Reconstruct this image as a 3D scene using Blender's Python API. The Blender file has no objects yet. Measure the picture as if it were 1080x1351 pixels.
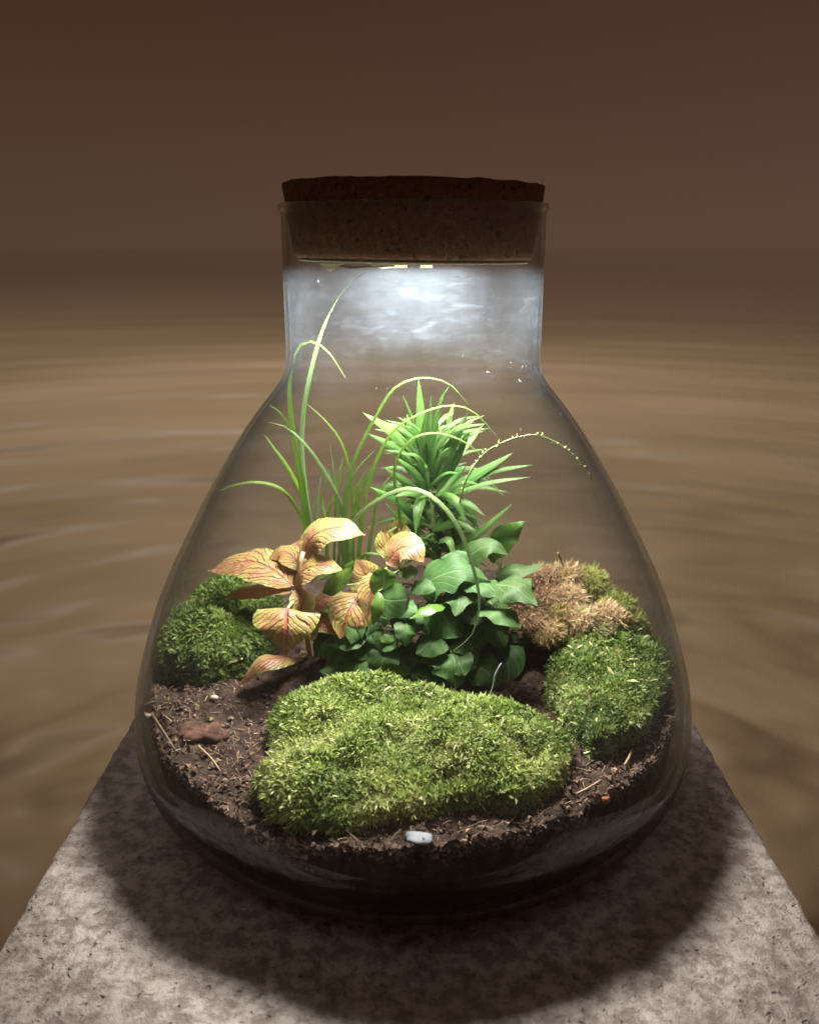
import bpy, math, random
import numpy as np
from mathutils import Vector

# ------------------------------------------------------------------ scene, camera, light
# All lengths below are written in centimetres and turned into metres when a mesh is made.
S = 0.01
FPX, PITCH, CAM_D, CAM_H, CAM_X = 1169.0, math.radians(16.9), 36.0, 23.6, -0.15
scene = bpy.context.scene
COL = scene.collection
rng = np.random.default_rng(7)
random.seed(7)

cam_data = bpy.data.cameras.new("camera")
cam = bpy.data.objects.new("camera", cam_data)
COL.objects.link(cam)
cam.location = (CAM_X * S, -CAM_D * S, CAM_H * S)
cam.rotation_euler = (math.pi / 2 - PITCH, 0, 0)
cam_data.sensor_fit = 'HORIZONTAL'
cam_data.sensor_width = 36.0
cam_data.lens = 36.0 * FPX / 1080.0
cam_data.clip_start = 0.01
cam_data.clip_end = 500.0
cam_data.dof.use_dof = True
cam_data.dof.focus_distance = 0.345
cam_data.dof.aperture_fstop = 15.0
scene.camera = cam

world = bpy.data.worlds.new("World")
scene.world = world
world.use_nodes = True
wn, wl = world.node_tree.nodes, world.node_tree.links
wn.clear()
w_out = wn.new("ShaderNodeOutputWorld")
w_bg = wn.new("ShaderNodeBackground")
w_tc = wn.new("ShaderNodeTexCoord")
w_sep = wn.new("ShaderNodeSeparateXYZ")
wl.new(w_tc.outputs["Generated"], w_sep.inputs[0])
w_map = wn.new("ShaderNodeMapRange")
w_map.interpolation_type = 'SMOOTHSTEP'
w_map.inputs["From Min"].default_value = -0.03
w_map.inputs["From Max"].default_value = 0.26
wl.new(w_sep.outputs["Z"], w_map.inputs["Value"])
w_side = wn.new("ShaderNodeMapRange")
w_side.inputs["From Min"].default_value = -0.5
w_side.inputs["From Max"].default_value = 0.5
wl.new(w_sep.outputs["X"], w_side.inputs["Value"])


def w_mix(a, b):
    m = wn.new("ShaderNodeMix")
    m.data_type = 'RGBA'
    m.inputs["A"].default_value = (*a, 1)
    m.inputs["B"].default_value = (*b, 1)
    return m


w_low = w_mix((0.088, 0.052, 0.031), (0.106, 0.060, 0.042))      # dusk near the water
w_high = w_mix((0.058, 0.027, 0.0155), (0.068, 0.032, 0.022))    # dusk higher up
for m in (w_low, w_high):
    wl.new(w_side.outputs["Result"], m.inputs["Factor"])
w_all = w_mix((0, 0, 0), (0, 0, 0))
wl.new(w_map.outputs["Result"], w_all.inputs["Factor"])
wl.new(w_low.outputs["Result"], w_all.inputs["A"])
wl.new(w_high.outputs["Result"], w_all.inputs["B"])
wl.new(w_all.outputs["Result"], w_bg.inputs["Color"])
w_bg.inputs["Strength"].default_value = 1.0
wl.new(w_bg.outputs[0], w_out.inputs["Surface"])

scene.view_settings.view_transform = 'Standard'
scene.view_settings.look = 'None'
scene.view_settings.exposure = 0.0
scene.view_settings.gamma = 1.0
scene.render.engine = 'CYCLES'
scene.cycles.max_bounces = 14
scene.cycles.transparent_max_bounces = 40
scene.cycles.glossy_bounces = 6
scene.cycles.diffuse_bounces = 4
scene.cycles.transmission_bounces = 8
scene.cycles.sample_clamp_indirect = 4.0
scene.cycles.use_denoising = True


def lamp(name, kind, loc, target, energy, color):
    d = bpy.data.lights.new(name, kind)
    o = bpy.data.objects.new(name, d)
    COL.objects.link(o)
    o.location = Vector(loc) * S
    v = (Vector(target) - Vector(loc)).normalized()
    o.rotation_euler = v.to_track_quat('-Z', 'Y').to_euler()
    d.energy = energy
    d.color = color
    return o


# the little LED under the stopper is what lights jar, plants and pedestal
led = lamp("led_lamp", 'AREA', (0, .8, 22.72), (0, .8, 0), 2.2, (1.0, 0.95, 0.88))
led.data.shape = 'DISK'
led.data.size = 7.2 * S
# three added, unseen warm fill spots behind the pedestal brighten the water
for loc, aim, watts, cone in (((0, 130, 120), (0, 78, -30), 42.0, 60), ((-150, 330, 520), (10, 260, -30), 760.0, 52), ((-250, 320, 900), (0, 900, -30), 2500.0, 106)):
    water_fill = lamp("water_fill_lamp", 'SPOT', loc, aim, watts, (1.0, 0.92, 0.85))
    water_fill.data.spot_size = math.radians(cone)
    water_fill.data.spot_blend = 1.0
    water_fill.data.shadow_soft_size = 0.5


# ------------------------------------------------------------------ picture -> place
def at(px, py, y):
    """The point seen at photo pixel (px, py) that stands at world depth y (cm)."""
    a = (px - 540.0) / FPX
    b = -(py - 675.5) / FPX
    d = np.array([a, math.cos(PITCH) + b * math.sin(PITCH), -math.sin(PITCH) + b * math.cos(PITCH)])
    t = (y + CAM_D) / d[1]
    return np.array([CAM_X, -CAM_D, CAM_H]) + d * t


def at_z(px, py, z):
    a = (px - 540.0) / FPX
    b = -(py - 675.5) / FPX
    d = np.array([a, math.cos(PITCH) + b * math.sin(PITCH), -math.sin(PITCH) + b * math.cos(PITCH)])
    t = (z - CAM_H) / d[2]
    return np.array([CAM_X, -CAM_D, CAM_H]) + d * t


# ------------------------------------------------------------------ material helpers
class NT:
    def __init__(self, name):
        self.m = bpy.data.materials.new(name)
        self.m.use_nodes = True
        self.t = self.m.node_tree
        self.t.nodes.clear()
        self.out = self.n("ShaderNodeOutputMaterial")

    def n(self, kind, **kw):
        nd = self.t.nodes.new(kind)
        for k, v in kw.items():
            setattr(nd, k, v)
        return nd

    def put(self, sock, v):
        if isinstance(v, bpy.types.NodeSocket):
            self.t.links.new(v, sock)
        elif isinstance(v, (tuple, list)) and sock.type == 'RGBA' and len(v) == 3:
            sock.default_value = (*v, 1)
        else:
            sock.default_value = v

    def math(self, op, a, b=0.0, c=0.0, clamp=False):
        nd = self.n("ShaderNodeMath", operation=op, use_clamp=clamp)
        for i, v in enumerate((a, b, c)):
            self.put(nd.inputs[i], v)
        return nd.outputs[0]

    def mix(self, f, a, b, blend='MIX'):
        nd = self.n("ShaderNodeMix", data_type='RGBA', blend_type=blend)
        self.put(nd.inputs[0], f)
        self.put(nd.inputs[6], a)
        self.put(nd.inputs[7], b)
        return nd.outputs[2]

    def noise(self, scale, detail=3.0, rough=0.5, vec=None, dist=0.0):
        nd = self.n("ShaderNodeTexNoise")
        nd.inputs["Scale"].default_value = scale
        nd.inputs["Detail"].default_value = detail
        nd.inputs["Roughness"].default_value = rough
        nd.inputs["Distortion"].default_value = dist
        if vec is not None:
            self.put(nd.inputs["Vector"], vec)
        return nd.outputs["Fac"]

    def coord(self, which="Object", scale=None):
        o = self.n("ShaderNodeTexCoord").outputs[which]
        if scale is not None:
            mp = self.n("ShaderNodeMapping")
            self.put(mp.inputs["Vector"], o)
            mp.inputs["Scale"].default_value = scale
            o = mp.outputs[0]
        return o

    def rmap(self, v, a, b, c=0.0, d=1.0, smooth=True):
        nd = self.n("ShaderNodeMapRange")
        nd.interpolation_type = 'SMOOTHSTEP' if smooth else 'LINEAR'
        for i, x in zip(("Value", "From Min", "From Max", "To Min", "To Max"), (v, a, b, c, d)):
            self.put(nd.inputs[i], x)
        return nd.outputs["Result"]

    def bump(self, h, strength, dist):
        nd = self.n("ShaderNodeBump")
        nd.inputs["Strength"].default_value = strength
        nd.inputs["Distance"].default_value = dist
        self.put(nd.inputs["Height"], h)
        return nd.outputs[0]

    def bsdf(self, color, rough=0.6, spec=0.4, normal=None, **kw):
        nd = self.n("ShaderNodeBsdfPrincipled")
        self.put(nd.inputs["Base Color"], color)
        self.put(nd.inputs["Roughness"], rough)
        self.put(nd.inputs["Specular IOR Level"], spec)
        if normal is not None:
            self.put(nd.inputs["Normal"], normal)
        for k, v in kw.items():
            self.put(nd.inputs[k], v)
        return nd.outputs[0]

    def mixsh(self, f, a, b):
        nd = self.n("ShaderNodeMixShader")
        self.put(nd.inputs[0], f)
        self.put(nd.inputs[1], a)
        self.put(nd.inputs[2], b)
        return nd.outputs[0]

    def done(self, sh):
        self.put(self.out.inputs["Surface"], sh)
        return self.m


# ------------------------------------------------------------------ object helpers
ORIGIN = {}


def mesh_data(name, verts, faces, uv=None, tint=None, smooth=True):
    me = bpy.data.meshes.new(name)
    me.from_pydata((np.asarray(verts, float) * S).tolist(), [], faces)
    if uv is not None:
        lay = me.uv_layers.new(name="UVMap")
        idx = np.empty(len(me.loops), dtype=np.int32)
        me.loops.foreach_get("vertex_index", idx)
        lay.data.foreach_set("uv", np.asarray(uv, np.float32)[idx].ravel())
    if tint is not None:
        ca = me.color_attributes.new("tint", 'FLOAT_COLOR', 'POINT')
        c = np.ones((len(verts), 4), np.float32)
        c[:, :3] = tint
        ca.data.foreach_set("color", c.ravel())
    if smooth:
        me.polygons.foreach_set("use_smooth", [True] * len(me.polygons))
    me.update()
    return me


def part(name, verts, faces, mat, parent=None, origin=None, **kw):
    """One mesh object. Vertices are given in scene centimetres."""
    base = np.array(origin if origin is not None else (ORIGIN[parent.name] if parent is not None else (0, 0, 0)), float)
    v = np.asarray(verts, float) - base
    o = bpy.data.objects.new(name, mesh_data(name, v, faces, **kw))
    o.data.materials.append(mat)
    COL.objects.link(o)
    if parent is not None:
        o.parent = parent
        o.location = Vector(base - np.array(ORIGIN[parent.name])) * S
    else:
        o.location = Vector(base) * S
    ORIGIN[o.name] = tuple(base)
    return o


def thing(name, loc, label, cat, group=None):
    o = bpy.data.objects.new(name, None)
    o.empty_display_size = 0.01
    COL.objects.link(o)
    o.location = Vector(loc) * S
    ORIGIN[o.name] = tuple(loc)
    return tag(o, label, cat, group)


def tag(o, label=None, cat=None, group=None, kind=None):
    for k, v in (("label", label), ("category", cat), ("group", group), ("kind", kind)):
        if v:
            o[k] = v
    return o


class MB:
    """Collects shapes that belong to ONE object."""
    def __init__(self):
        self.v, self.f = [], []

    def add(self, v, f):
        n = len(self.v)
        self.v.extend(np.asarray(v, float).tolist())
        self.f.extend([tuple(i + n for i in q) for q in f])
        return self

    def box(self, c, h, rot=None):
        c, h = np.array(c, float), np.array(h, float)
        p = np.array([[x, y, z] for x in (-1, 1) for y in (-1, 1) for z in (-1, 1)], float) * h
        if rot is not None:
            p = p @ np.array(rot).T
        return self.add(p + c, [(0, 1, 3, 2), (4, 6, 7, 5), (0, 4, 5, 1), (2, 3, 7, 6), (0, 2, 6, 4), (1, 5, 7, 3)])

    def tube(self, pts, rad, seg=7):
        v, f = tube(pts, rad, seg)
        return self.add(v, f)


def spline(pts, n):
    """Catmull-Rom through pts (arrays of any width), n samples."""
    P = np.asarray(pts, float)
    if len(P) == 2:
        t = np.linspace(0, 1, n)[:, None]
        return P[0] * (1 - t) + P[1] * t
    Q = np.vstack([2 * P[0] - P[1], P, 2 * P[-1] - P[-2]])
    seg = np.r_[0, np.cumsum(np.linalg.norm(np.diff(P[:, :3], axis=0), axis=1) + 1e-6)]
    out = []
    for s in np.linspace(0, seg[-1], n):
        i = min(int(np.searchsorted(seg, s, 'right')) - 1, len(P) - 2)
        t = (s - seg[i]) / (seg[i + 1] - seg[i])
        p0, p1, p2, p3 = Q[i], Q[i + 1], Q[i + 2], Q[i + 3]
        out.append(.5 * (2 * p1 + (p2 - p0) * t + (2 * p0 - 5 * p1 + 4 * p2 - p3) * t * t + (3 * p1 - p0 - 3 * p2 + p3) * t ** 3))
    return np.array(out)


def unit(v):
    v = np.asarray(v, float)
    return v / (np.linalg.norm(v, axis=-1, keepdims=True) + 1e-9)


def frames(path, hint):
    T = unit(np.gradient(path, axis=0))
    h = np.asarray(hint, float)
    side = np.cross(T, h)
    bad = np.linalg.norm(side, axis=1) < 1e-3
    side[bad] = np.cross(T[bad], h + np.array([.3, .2, .1]))
    side = unit(side)
    return T, side, unit(np.cross(side, T))


def tube(pts, rad, seg=7):
    pts = np.asarray(pts, float)
    n = len(pts)
    r = np.ones(n) * rad if np.isscalar(rad) else np.asarray(rad, float)
    T, s, u = frames(pts, (0.13, -0.9, 0.31))
    a = np.linspace(0, 2 * np.pi, seg, endpoint=False)
    v = pts[:, None] + r[:, None, None] * (np.cos(a)[None, :, None] * s[:, None] + np.sin(a)[None, :, None] * u[:, None])
    v = v.reshape(-1, 3)
    f = [(i * seg + j, i * seg + (j + 1) % seg, (i + 1) * seg + (j + 1) % seg, (i + 1) * seg + j) for i in range(n - 1) for j in range(seg)]
    f += [tuple(range(seg))[::-1], tuple((n - 1) * seg + j for j in range(seg))]
    return v, f


def lathe(prof, seg=160, center=(0, 0), closed=False):
    prof = np.asarray(prof, float)
    a = np.linspace(0, 2 * np.pi, seg, endpoint=False)
    v = np.stack([prof[:, None, 0] * np.cos(a) + center[0], prof[:, None, 0] * np.sin(a) + center[1], prof[:, None, 1] + 0 * a], -1).reshape(-1, 3)
    n = len(prof)
    f = []
    for i in range(n if closed else n - 1):
        k = (i + 1) % n
        for j in range(seg):
            l = (j + 1) % seg
            f.append((i * seg + j, i * seg + l, k * seg + l, k * seg + j))
    return v, f


# value noise on arrays
_perm = rng.random((64, 64, 64)).astype(np.float32)


def vnoise(x, y, z=0.0):
    x, y, z = np.broadcast_arrays(np.asarray(x, float), np.asarray(y, float), np.asarray(z, float))
    xi, yi, zi = np.floor(x).astype(int), np.floor(y).astype(int), np.floor(z).astype(int)
    fx, fy, fz = x - xi, y - yi, z - zi
    fx, fy, fz = (q * q * (3 - 2 * q) for q in (fx, fy, fz))
    r = 0
    for dx in (0, 1):
        for dy in (0, 1):
            for dz in (0, 1):
                w = (fx if dx else 1 - fx) * (fy if dy else 1 - fy) * (fz if dz else 1 - fz)
                r = r + w * _perm[(xi + dx) % 64, (yi + dy) % 64, (zi + dz) % 64]
    return r * 2 - 1


def fbm(x, y, z=0.0, oct=4):
    r, a = 0, 1.0
    for k in range(oct):
        f = 2.03 ** k
        r = r + a * vnoise(np.asarray(x) * f + 7.1 * k, np.asarray(y) * f + 3.7 * k, np.asarray(z) * f + 1.3 * k)
        a *= .5
    return r


# ------------------------------------------------------------------ materials
def mat_water():
    t = NT("murky_water")
    sx = t.n("ShaderNodeSeparateXYZ")
    t.put(sx.inputs[0], t.coord("Object"))
    ring = t.n("ShaderNodeCombineXYZ")                # rings round the pedestal: angle and distance
    t.put(ring.inputs[0], t.math('MULTIPLY', t.math('ARCTAN2', sx.outputs[0], sx.outputs[1]), 1.1))
    t.put(ring.inputs[1], t.math('MULTIPLY', t.math('SQRT', t.math('ADD', t.math('POWER', t.math('ABSOLUTE', sx.outputs[0]), 2.0), t.math('POWER', t.math('ABSOLUTE', sx.outputs[1]), 2.0))), 2.2))
    c = ring.outputs[0]
    n1 = t.math("ADD", t.noise(5.5, 0.6, .4, c), t.math("MULTIPLY", t.noise(2.4, 0.5, .4, c), 2.2))
    n2 = t.noise(1.3, 2, .5, c)
    col = t.mix(t.rmap(n2, .3, .7), (0.285, 0.210, 0.124), (0.345, 0.258, 0.158))
    sp = t.n("ShaderNodeSeparateXYZ")
    t.put(sp.inputs[0], t.coord("Object"))
    far = t.rmap(sp.outputs[1], 1.0, 9.0)           # ripples die away to calm water far out
    nrm = t.bump(t.math('MULTIPLY', n1, t.math('SUBTRACT', 1.0, far)), .9, .065)
    return t.done(t.bsdf(col, t.rmap(far, 0, 1, .45, .05), t.rmap(far, 0, 1, .14, .9), nrm))


def mat_stone():
    t = NT("pitted_stone")
    c = t.coord("Object")
    blot = t.noise(140, 5, .70, c, .15)
    big = t.noise(14, 3, .5, c)
    fine = t.noise(420, 3, .6, c)
    pit = t.noise(270, 2, .5, c, .2)
    col = t.mix(t.rmap(blot, .38, .62), (0.240, 0.192, 0.176), (0.53, 0.47, 0.445))
    col = t.mix(t.rmap(big, .35, .7, 0, .35), col, (0.30, 0.25, 0.225))
    col = t.mix(t.rmap(pit, .64, .76, 0, .35), col, (0.09, 0.065, 0.055))
    h = t.math('ADD', t.math('MULTIPLY', blot, .9), t.math('MULTIPLY', fine, .25))
    h = t.math('SUBTRACT', h, t.rmap(pit, .62, .76, 0, .6))
    return t.done(t.bsdf(col, .55, .35, t.bump(h, .7, .003)))


def mat_glass():
    t = NT("dusty_glass")
    lw = t.n("ShaderNodeLayerWeight")
    lw.inputs["Blend"].default_value = 0.5
    face = lw.outputs["Facing"]                       # 0 facing, 1 grazing
    fr = t.math('ADD', t.math('MULTIPLY', t.math('POWER', face, 5.0), .62), .035)
    tr = t.n("ShaderNodeBsdfTransparent")
    t.put(tr.inputs[0], t.mix(t.math('POWER', face, 3.5), (.985, .992, .985), (.34, .35, .31)))
    gl = t.n("ShaderNodeBsdfGlossy")
    gl.inputs["Roughness"].default_value = .03
    gl.inputs["Color"].default_value = (.95, .97, .96, 1)
    clear = t.mixsh(fr, tr.outputs[0], gl.outputs[0])
    # dried water marks, wiping streaks, dust and painted-in LED glow: a thin scattering film
    c = t.coord("Object")
    cloud = t.noise(38, 4, .62, c, .5)
    streak = t.noise(60, 5, .7, t.coord("Object", (1, 1, 3.2)), 1.5)
    speck = t.noise(900, 2, .5, c)
    amt = t.math('ADD', t.rmap(cloud, .3, .75, .25, 1.25), t.math('MULTIPLY', t.rmap(streak, .52, .72), 1.3))
    amt = t.math('ADD', amt, t.rmap(speck, .70, .76, 0, 5.0))
    slant = t.math('DIVIDE', 1.0, t.math('ADD', t.math('SUBTRACT', 1.0, face), .16))
    sp = t.n("ShaderNodeSeparateXYZ")
    t.put(sp.inputs[0], c)
    X, Y, Z = sp.outputs
    low = t.rmap(Z, .035, .085, .12, 1)
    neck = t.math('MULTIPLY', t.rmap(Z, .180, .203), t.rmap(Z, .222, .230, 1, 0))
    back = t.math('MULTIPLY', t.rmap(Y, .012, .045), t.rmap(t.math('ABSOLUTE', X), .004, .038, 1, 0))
    neck_glow = t.math('MULTIPLY', t.math('MULTIPLY', neck, back), t.math('ADD', t.rmap(t.noise(120, 6, .75, c, .4), .25, .80, .55, 1.0), t.rmap(streak, .48, .70, 0, .75)))  # denser film on the rear neck stands in for the LED's glow
    amt = t.math('ADD', t.math('MULTIPLY', amt, low), t.math('MULTIPLY', neck_glow, 6.0))
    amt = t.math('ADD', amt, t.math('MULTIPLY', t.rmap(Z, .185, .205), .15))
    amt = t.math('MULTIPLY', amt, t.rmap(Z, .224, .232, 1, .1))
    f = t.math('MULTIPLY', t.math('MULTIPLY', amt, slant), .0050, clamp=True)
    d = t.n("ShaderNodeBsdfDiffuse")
    d.inputs[0].default_value = (.66, .81, 1.0, 1)  # bluish film colour carries the LED's cool glow
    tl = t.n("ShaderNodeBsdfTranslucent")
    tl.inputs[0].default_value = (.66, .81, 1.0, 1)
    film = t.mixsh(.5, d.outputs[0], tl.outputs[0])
    return t.done(t.mixsh(f, clear, film))


def mat_cork():
    t = NT("cork")
    c = t.coord("Object")
    a = t.noise(330, 4, .65, c, .3)
    b = t.noise(800, 3, .6, c)
    dark = t.noise(420, 2, .5, c, .8)
    col = t.mix(t.rmap(a, .3, .7), (0.105, 0.050, 0.026), (0.185, 0.092, 0.050))
    col = t.mix(t.rmap(dark, .60, .68, 0, .85), col, (0.028, 0.014, 0.009))
    return t.done(t.bsdf(col, .85, .2, t.bump(t.math('ADD', a, t.math('MULTIPLY', b, .5)), .7, .0012)))


def mat_soil():
    t = NT("potting_soil")
    c = t.coord("Object")
    a = t.noise(170, 5, .7, c, .4)
    b = t.noise(30, 3, .5, c)
    fib = t.noise(260, 4, .6, t.coord("Object", (1, 2.6, 2)), 2.0)
    col = t.mix(t.rmap(a, .3, .72), (0.020, 0.012, 0.009), (0.085, 0.058, 0.044))
    col = t.mix(t.rmap(fib, .60, .72, 0, .8), col, (0.20, 0.145, 0.105))
    col = t.mix(t.rmap(b, .4, .7, 0, .5), col, (0.030, 0.018, 0.014))
    return t.done(t.bsdf(col, .9, .15, t.bump(t.math('ADD', a, fib), .8, .0018)))


def mat_tint(name, rough=.55, spec=.25, trans=.25, gain=1.0, sat=None):
    """Colour comes from the pieces' own tint."""
    t = NT(name)
    a = t.n("ShaderNodeAttribute", attribute_name="tint").outputs["Color"]
    b = t.bsdf(a, rough, spec)
    if trans:
        tl = t.n("ShaderNodeBsdfTranslucent")
        t.put(tl.inputs[0], a)
        b = t.mixsh(trans, b, tl.outputs[0])
    return t.done(b)


def leaf_nodes(t):
    uv = t.n("ShaderNodeUVMap").outputs[0]
    sp = t.n("ShaderNodeSeparateXYZ")
    t.put(sp.inputs[0], uv)
    u = t.math('ABSOLUTE', t.math('SUBTRACT', t.math('MULTIPLY', sp.outputs[0], 2.0), 1.0))
    return uv, u, sp.outputs[1]


def mat_pink_leaf():
    t = NT("pink_veined_leaf")
    uv, u, v = leaf_nodes(t)
    rnd = t.n("ShaderNodeObjectInfo").outputs["Random"]
    c = t.coord("Object")
    wob = t.math('MULTIPLY', t.math('SUBTRACT', t.noise(120, 3, .6, c), .5), 2.4)
    ph = t.math('ADD', t.math('SUBTRACT', t.math('MULTIPLY', v, 9.0), t.math('MULTIPLY', u, 3.6)), wob)
    fr = t.math('ABSOLUTE', t.math('SUBTRACT', t.math('FRACT', ph), .5))
    lat = t.rmap(fr, .04, .20, 1, 0)
    mid = t.rmap(u, .03, .10, 1, 0)
    vo = t.n("ShaderNodeTexVoronoi", feature='DISTANCE_TO_EDGE')
    vo.inputs["Scale"].default_value = 360
    nc = t.n("ShaderNodeTexNoise")
    nc.inputs["Scale"].default_value = 300
    mv = t.n("ShaderNodeVectorMath", operation="MULTIPLY_ADD")
    t.put(mv.inputs[0], nc.outputs["Color"])
    mv.inputs[1].default_value = (.004, .004, .004)
    t.put(mv.inputs[2], c)
    t.put(vo.inputs["Vector"], mv.outputs[0])
    net = t.rmap(vo.outputs["Distance"], .03, .26, 1, 0)
    patch = t.noise(120, 3, .6, c)
    vein = t.math('MAXIMUM', t.math('MAXIMUM', t.math('MULTIPLY', lat, .36), mid), t.math('MULTIPLY', net, t.rmap(patch, .32, .60, .35, .85)))
    vein = t.math('MULTIPLY', vein, t.rmap(u, .80, .97, 1, .15))
    base = t.mix(t.rmap(t.noise(70, 3, .5, c), .35, .65), (0.28, 0.325, 0.068), (0.35, 0.300, 0.090))
    base = t.mix(t.math('MULTIPLY', rnd, .4), base, (0.36, 0.255, 0.115))
    edge = t.rmap(u, .80, 1.0)
    base = t.mix(t.math('MULTIPLY', edge, .6), base, (0.20, 0.28, 0.055))
    pink = t.mix(t.rmap(patch, .4, .65), (0.42, 0.075, 0.060), (0.45, 0.070, 0.14))
    col = t.mix(t.math('MULTIPLY', vein, .78), base, pink)
    h = t.math('SUBTRACT', t.noise(200, 2, .5, c), t.math('MULTIPLY', t.math('MAXIMUM', lat, mid), .8))
    nrm = t.bump(h, .8, .0018)
    b = t.bsdf(col, .42, .4, nrm)
    tl = t.n("ShaderNodeBsdfTranslucent")
    t.put(tl.inputs[0], col)
    return t.done(t.mixsh(.30, b, tl.outputs[0]))


def mat_green_leaf(name, c1, c2, vein_c, rough=.3, lines=False, trans=.28, spec=.5, veinamt=.55):
    t = NT(name)
    uv, u, v = leaf_nodes(t)
    rnd = t.n("ShaderNodeObjectInfo").outputs["Random"]
    c = t.coord("Object")
    base = t.mix(t.rmap(t.noise(90, 3, .55, c), .3, .7), c1, c2)
    hs = t.n("ShaderNodeHueSaturation")
    t.put(hs.inputs["Value"], t.rmap(rnd, 0, 1, .75, 1.25, False))
    t.put(hs.inputs["Hue"], t.rmap(t.math('FRACT', t.math('MULTIPLY', rnd, 7.3)), 0, 1, .485, .51, False))
    t.put(hs.inputs["Color"], base)
    base = hs.outputs[0]
    if lines:
        st = t.math('ABSOLUTE', t.math('SUBTRACT', t.math('FRACT', t.math('MULTIPLY', u, 4.5)), .5))
        vein = t.math('MULTIPLY', t.rmap(st, .1, .3, 1, 0), .45)
        vein = t.math('MAXIMUM', vein, t.rmap(u, .04, .14, .8, 0))
    else:
        ph = t.math('SUBTRACT', t.math('MULTIPLY', v, 4.5), t.math('MULTIPLY', u, 2.6))
        fr = t.math('ABSOLUTE', t.math('SUBTRACT', t.math('FRACT', ph), .5))
        vein = t.math('MAXIMUM', t.rmap(fr, .02, .09, .8, 0), t.rmap(u, .02, .07, 1, 0))
    col = t.mix(t.math('MULTIPLY', vein, veinamt), base, vein_c)
    h = t.math('SUBTRACT', t.math('MULTIPLY', t.noise(160, 2, .5, c), .7), t.math('MULTIPLY', vein, .6))
    b = t.bsdf(col, rough, spec, t.bump(h, .35, .0010))
    tl = t.n("ShaderNodeBsdfTranslucent")
    t.put(tl.inputs[0], col)
    return t.done(t.mixsh(trans, b, tl.outputs[0]))


def mat_plain(name, col, rough=.6, spec=.3, col2=None, scale=120, bump=0.0, trans=0.0):
    t = NT(name)
    c = t.coord("Object")
    nz = t.noise(scale, 4, .6, c, .3)
    cc = t.mix(t.rmap(nz, .3, .7), col, col2 or tuple(x * .7 for x in col))
    b = t.bsdf(cc, rough, spec, t.bump(nz, bump, .001) if bump else None)
    if trans:
        tl = t.n("ShaderNodeBsdfTranslucent")
        t.put(tl.inputs[0], cc)
        b = t.mixsh(trans, b, tl.outputs[0])
    return t.done(b)


def mat_emit(name, col, strength):
    t = NT(name)
    e = t.n("ShaderNodeEmission")
    e.inputs[0].default_value = (*col, 1)
    e.inputs[1].default_value = strength
    return t.done(e.outputs[0])


M_WATER, M_STONE, M_GLASS, M_CORK, M_SOIL = mat_water(), mat_stone(), mat_glass(), mat_cork(), mat_soil()
M_MOSS = mat_tint("moss", .5, .3, .35)
M_CRUMB = mat_tint("soil_crumbs", .9, .1, 0)
M_PINK = mat_pink_leaf()
M_PALM = mat_green_leaf("lance_leaf", (0.034, 0.096, 0.016), (0.054, 0.130, 0.025), (0.12, 0.21, 0.075), .45, True, .25, .28)
M_GRASS = mat_green_leaf("grass_blade", (0.062, 0.130, 0.012), (0.085, 0.165, 0.020), (0.14, 0.21, 0.04), .45, True, .3, .28)
M_GRASSP = mat_green_leaf("pale_grass_blade", (0.085, 0.150, 0.050), (0.11, 0.180, 0.062), (0.17, 0.24, 0.10), .45, True, .3, .28)
M_IVY = mat_green_leaf("glossy_round_leaf", (0.032, 0.084, 0.020), (0.052, 0.116, 0.030), (0.12, 0.185, 0.085), .55, False, .28, .20)
M_IVYB = mat_green_leaf("bright_round_leaf", (0.052, 0.120, 0.016), (0.070, 0.150, 0.024), (0.12, 0.20, 0.055), .28, False, .3, .5)
M_STEM = mat_plain("green_stem", (0.16, 0.22, 0.07), .5, .35, (0.10, 0.14, 0.05))
M_PSTEM = mat_plain("pink_stem", (0.46, 0.30, 0.20), .5, .35, (0.38, 0.26, 0.12))

# ------------------------------------------------------------------ the water
WZ = -30.0


def build_water():
    ys = np.r_[np.linspace(-90, 30, 60, endpoint=False), 30 + 8970 * ((np.linspace(0, 1, 620)) ** 2.9)]
    rows = []
    nx = 300
    for y in ys:
        half = 95 + max(y + 36, 0) * .72
        x = np.linspace(-half, half, nx)
        rows.append(np.stack([x, np.full(nx, y)], -1))
    g = np.array(rows)
    x, y = g[..., 0], g[..., 1]
    dist = np.hypot(x, y + 36)
    amp = np.clip(1 - dist / 1100, 0, 1) ** 1.3 * np.clip((dist - 20) / 90, .3, 1)
    wy = np.hypot(x, y) + 7 * vnoise(x / 45, y / 45, 9.0)
    wx = np.arctan2(x, y) * 130
    h = 0
    for lam, a, fade in ((9.0, .60, 260), (19.0, 1.7, 600), (42.0, 1.5, 1200), (95.0, .9, 1500)):
        rid = vnoise(wx / (lam * 2.6), wy / (lam * .62), lam)
        h = h + a * rid * np.clip(1 - dist / fade, 0, 1)
        h = h + .45 * a * np.sin(wy * 2 * np.pi / lam + 2.2 * vnoise(x / (lam * 2), y / (lam * 1.6), lam + 3)) * (.5 + .5 * vnoise(x / (lam * 3), y / (lam * 2), lam + 7)) * np.clip(1 - dist / fade, 0, 1)
    z = WZ + h * np.clip((dist - 20) / 70, .3, 1) * 1.2
    v = np.stack([x, y, z], -1).reshape(-1, 3)
    n = len(ys)
    f = [(i * nx + j, i * nx + j + 1, (i + 1) * nx + j + 1, (i + 1) * nx + j) for i in range(n - 1) for j in range(nx - 1)]
    tag(part("water", v, f, M_WATER), kind="structure")


build_water()

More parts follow.
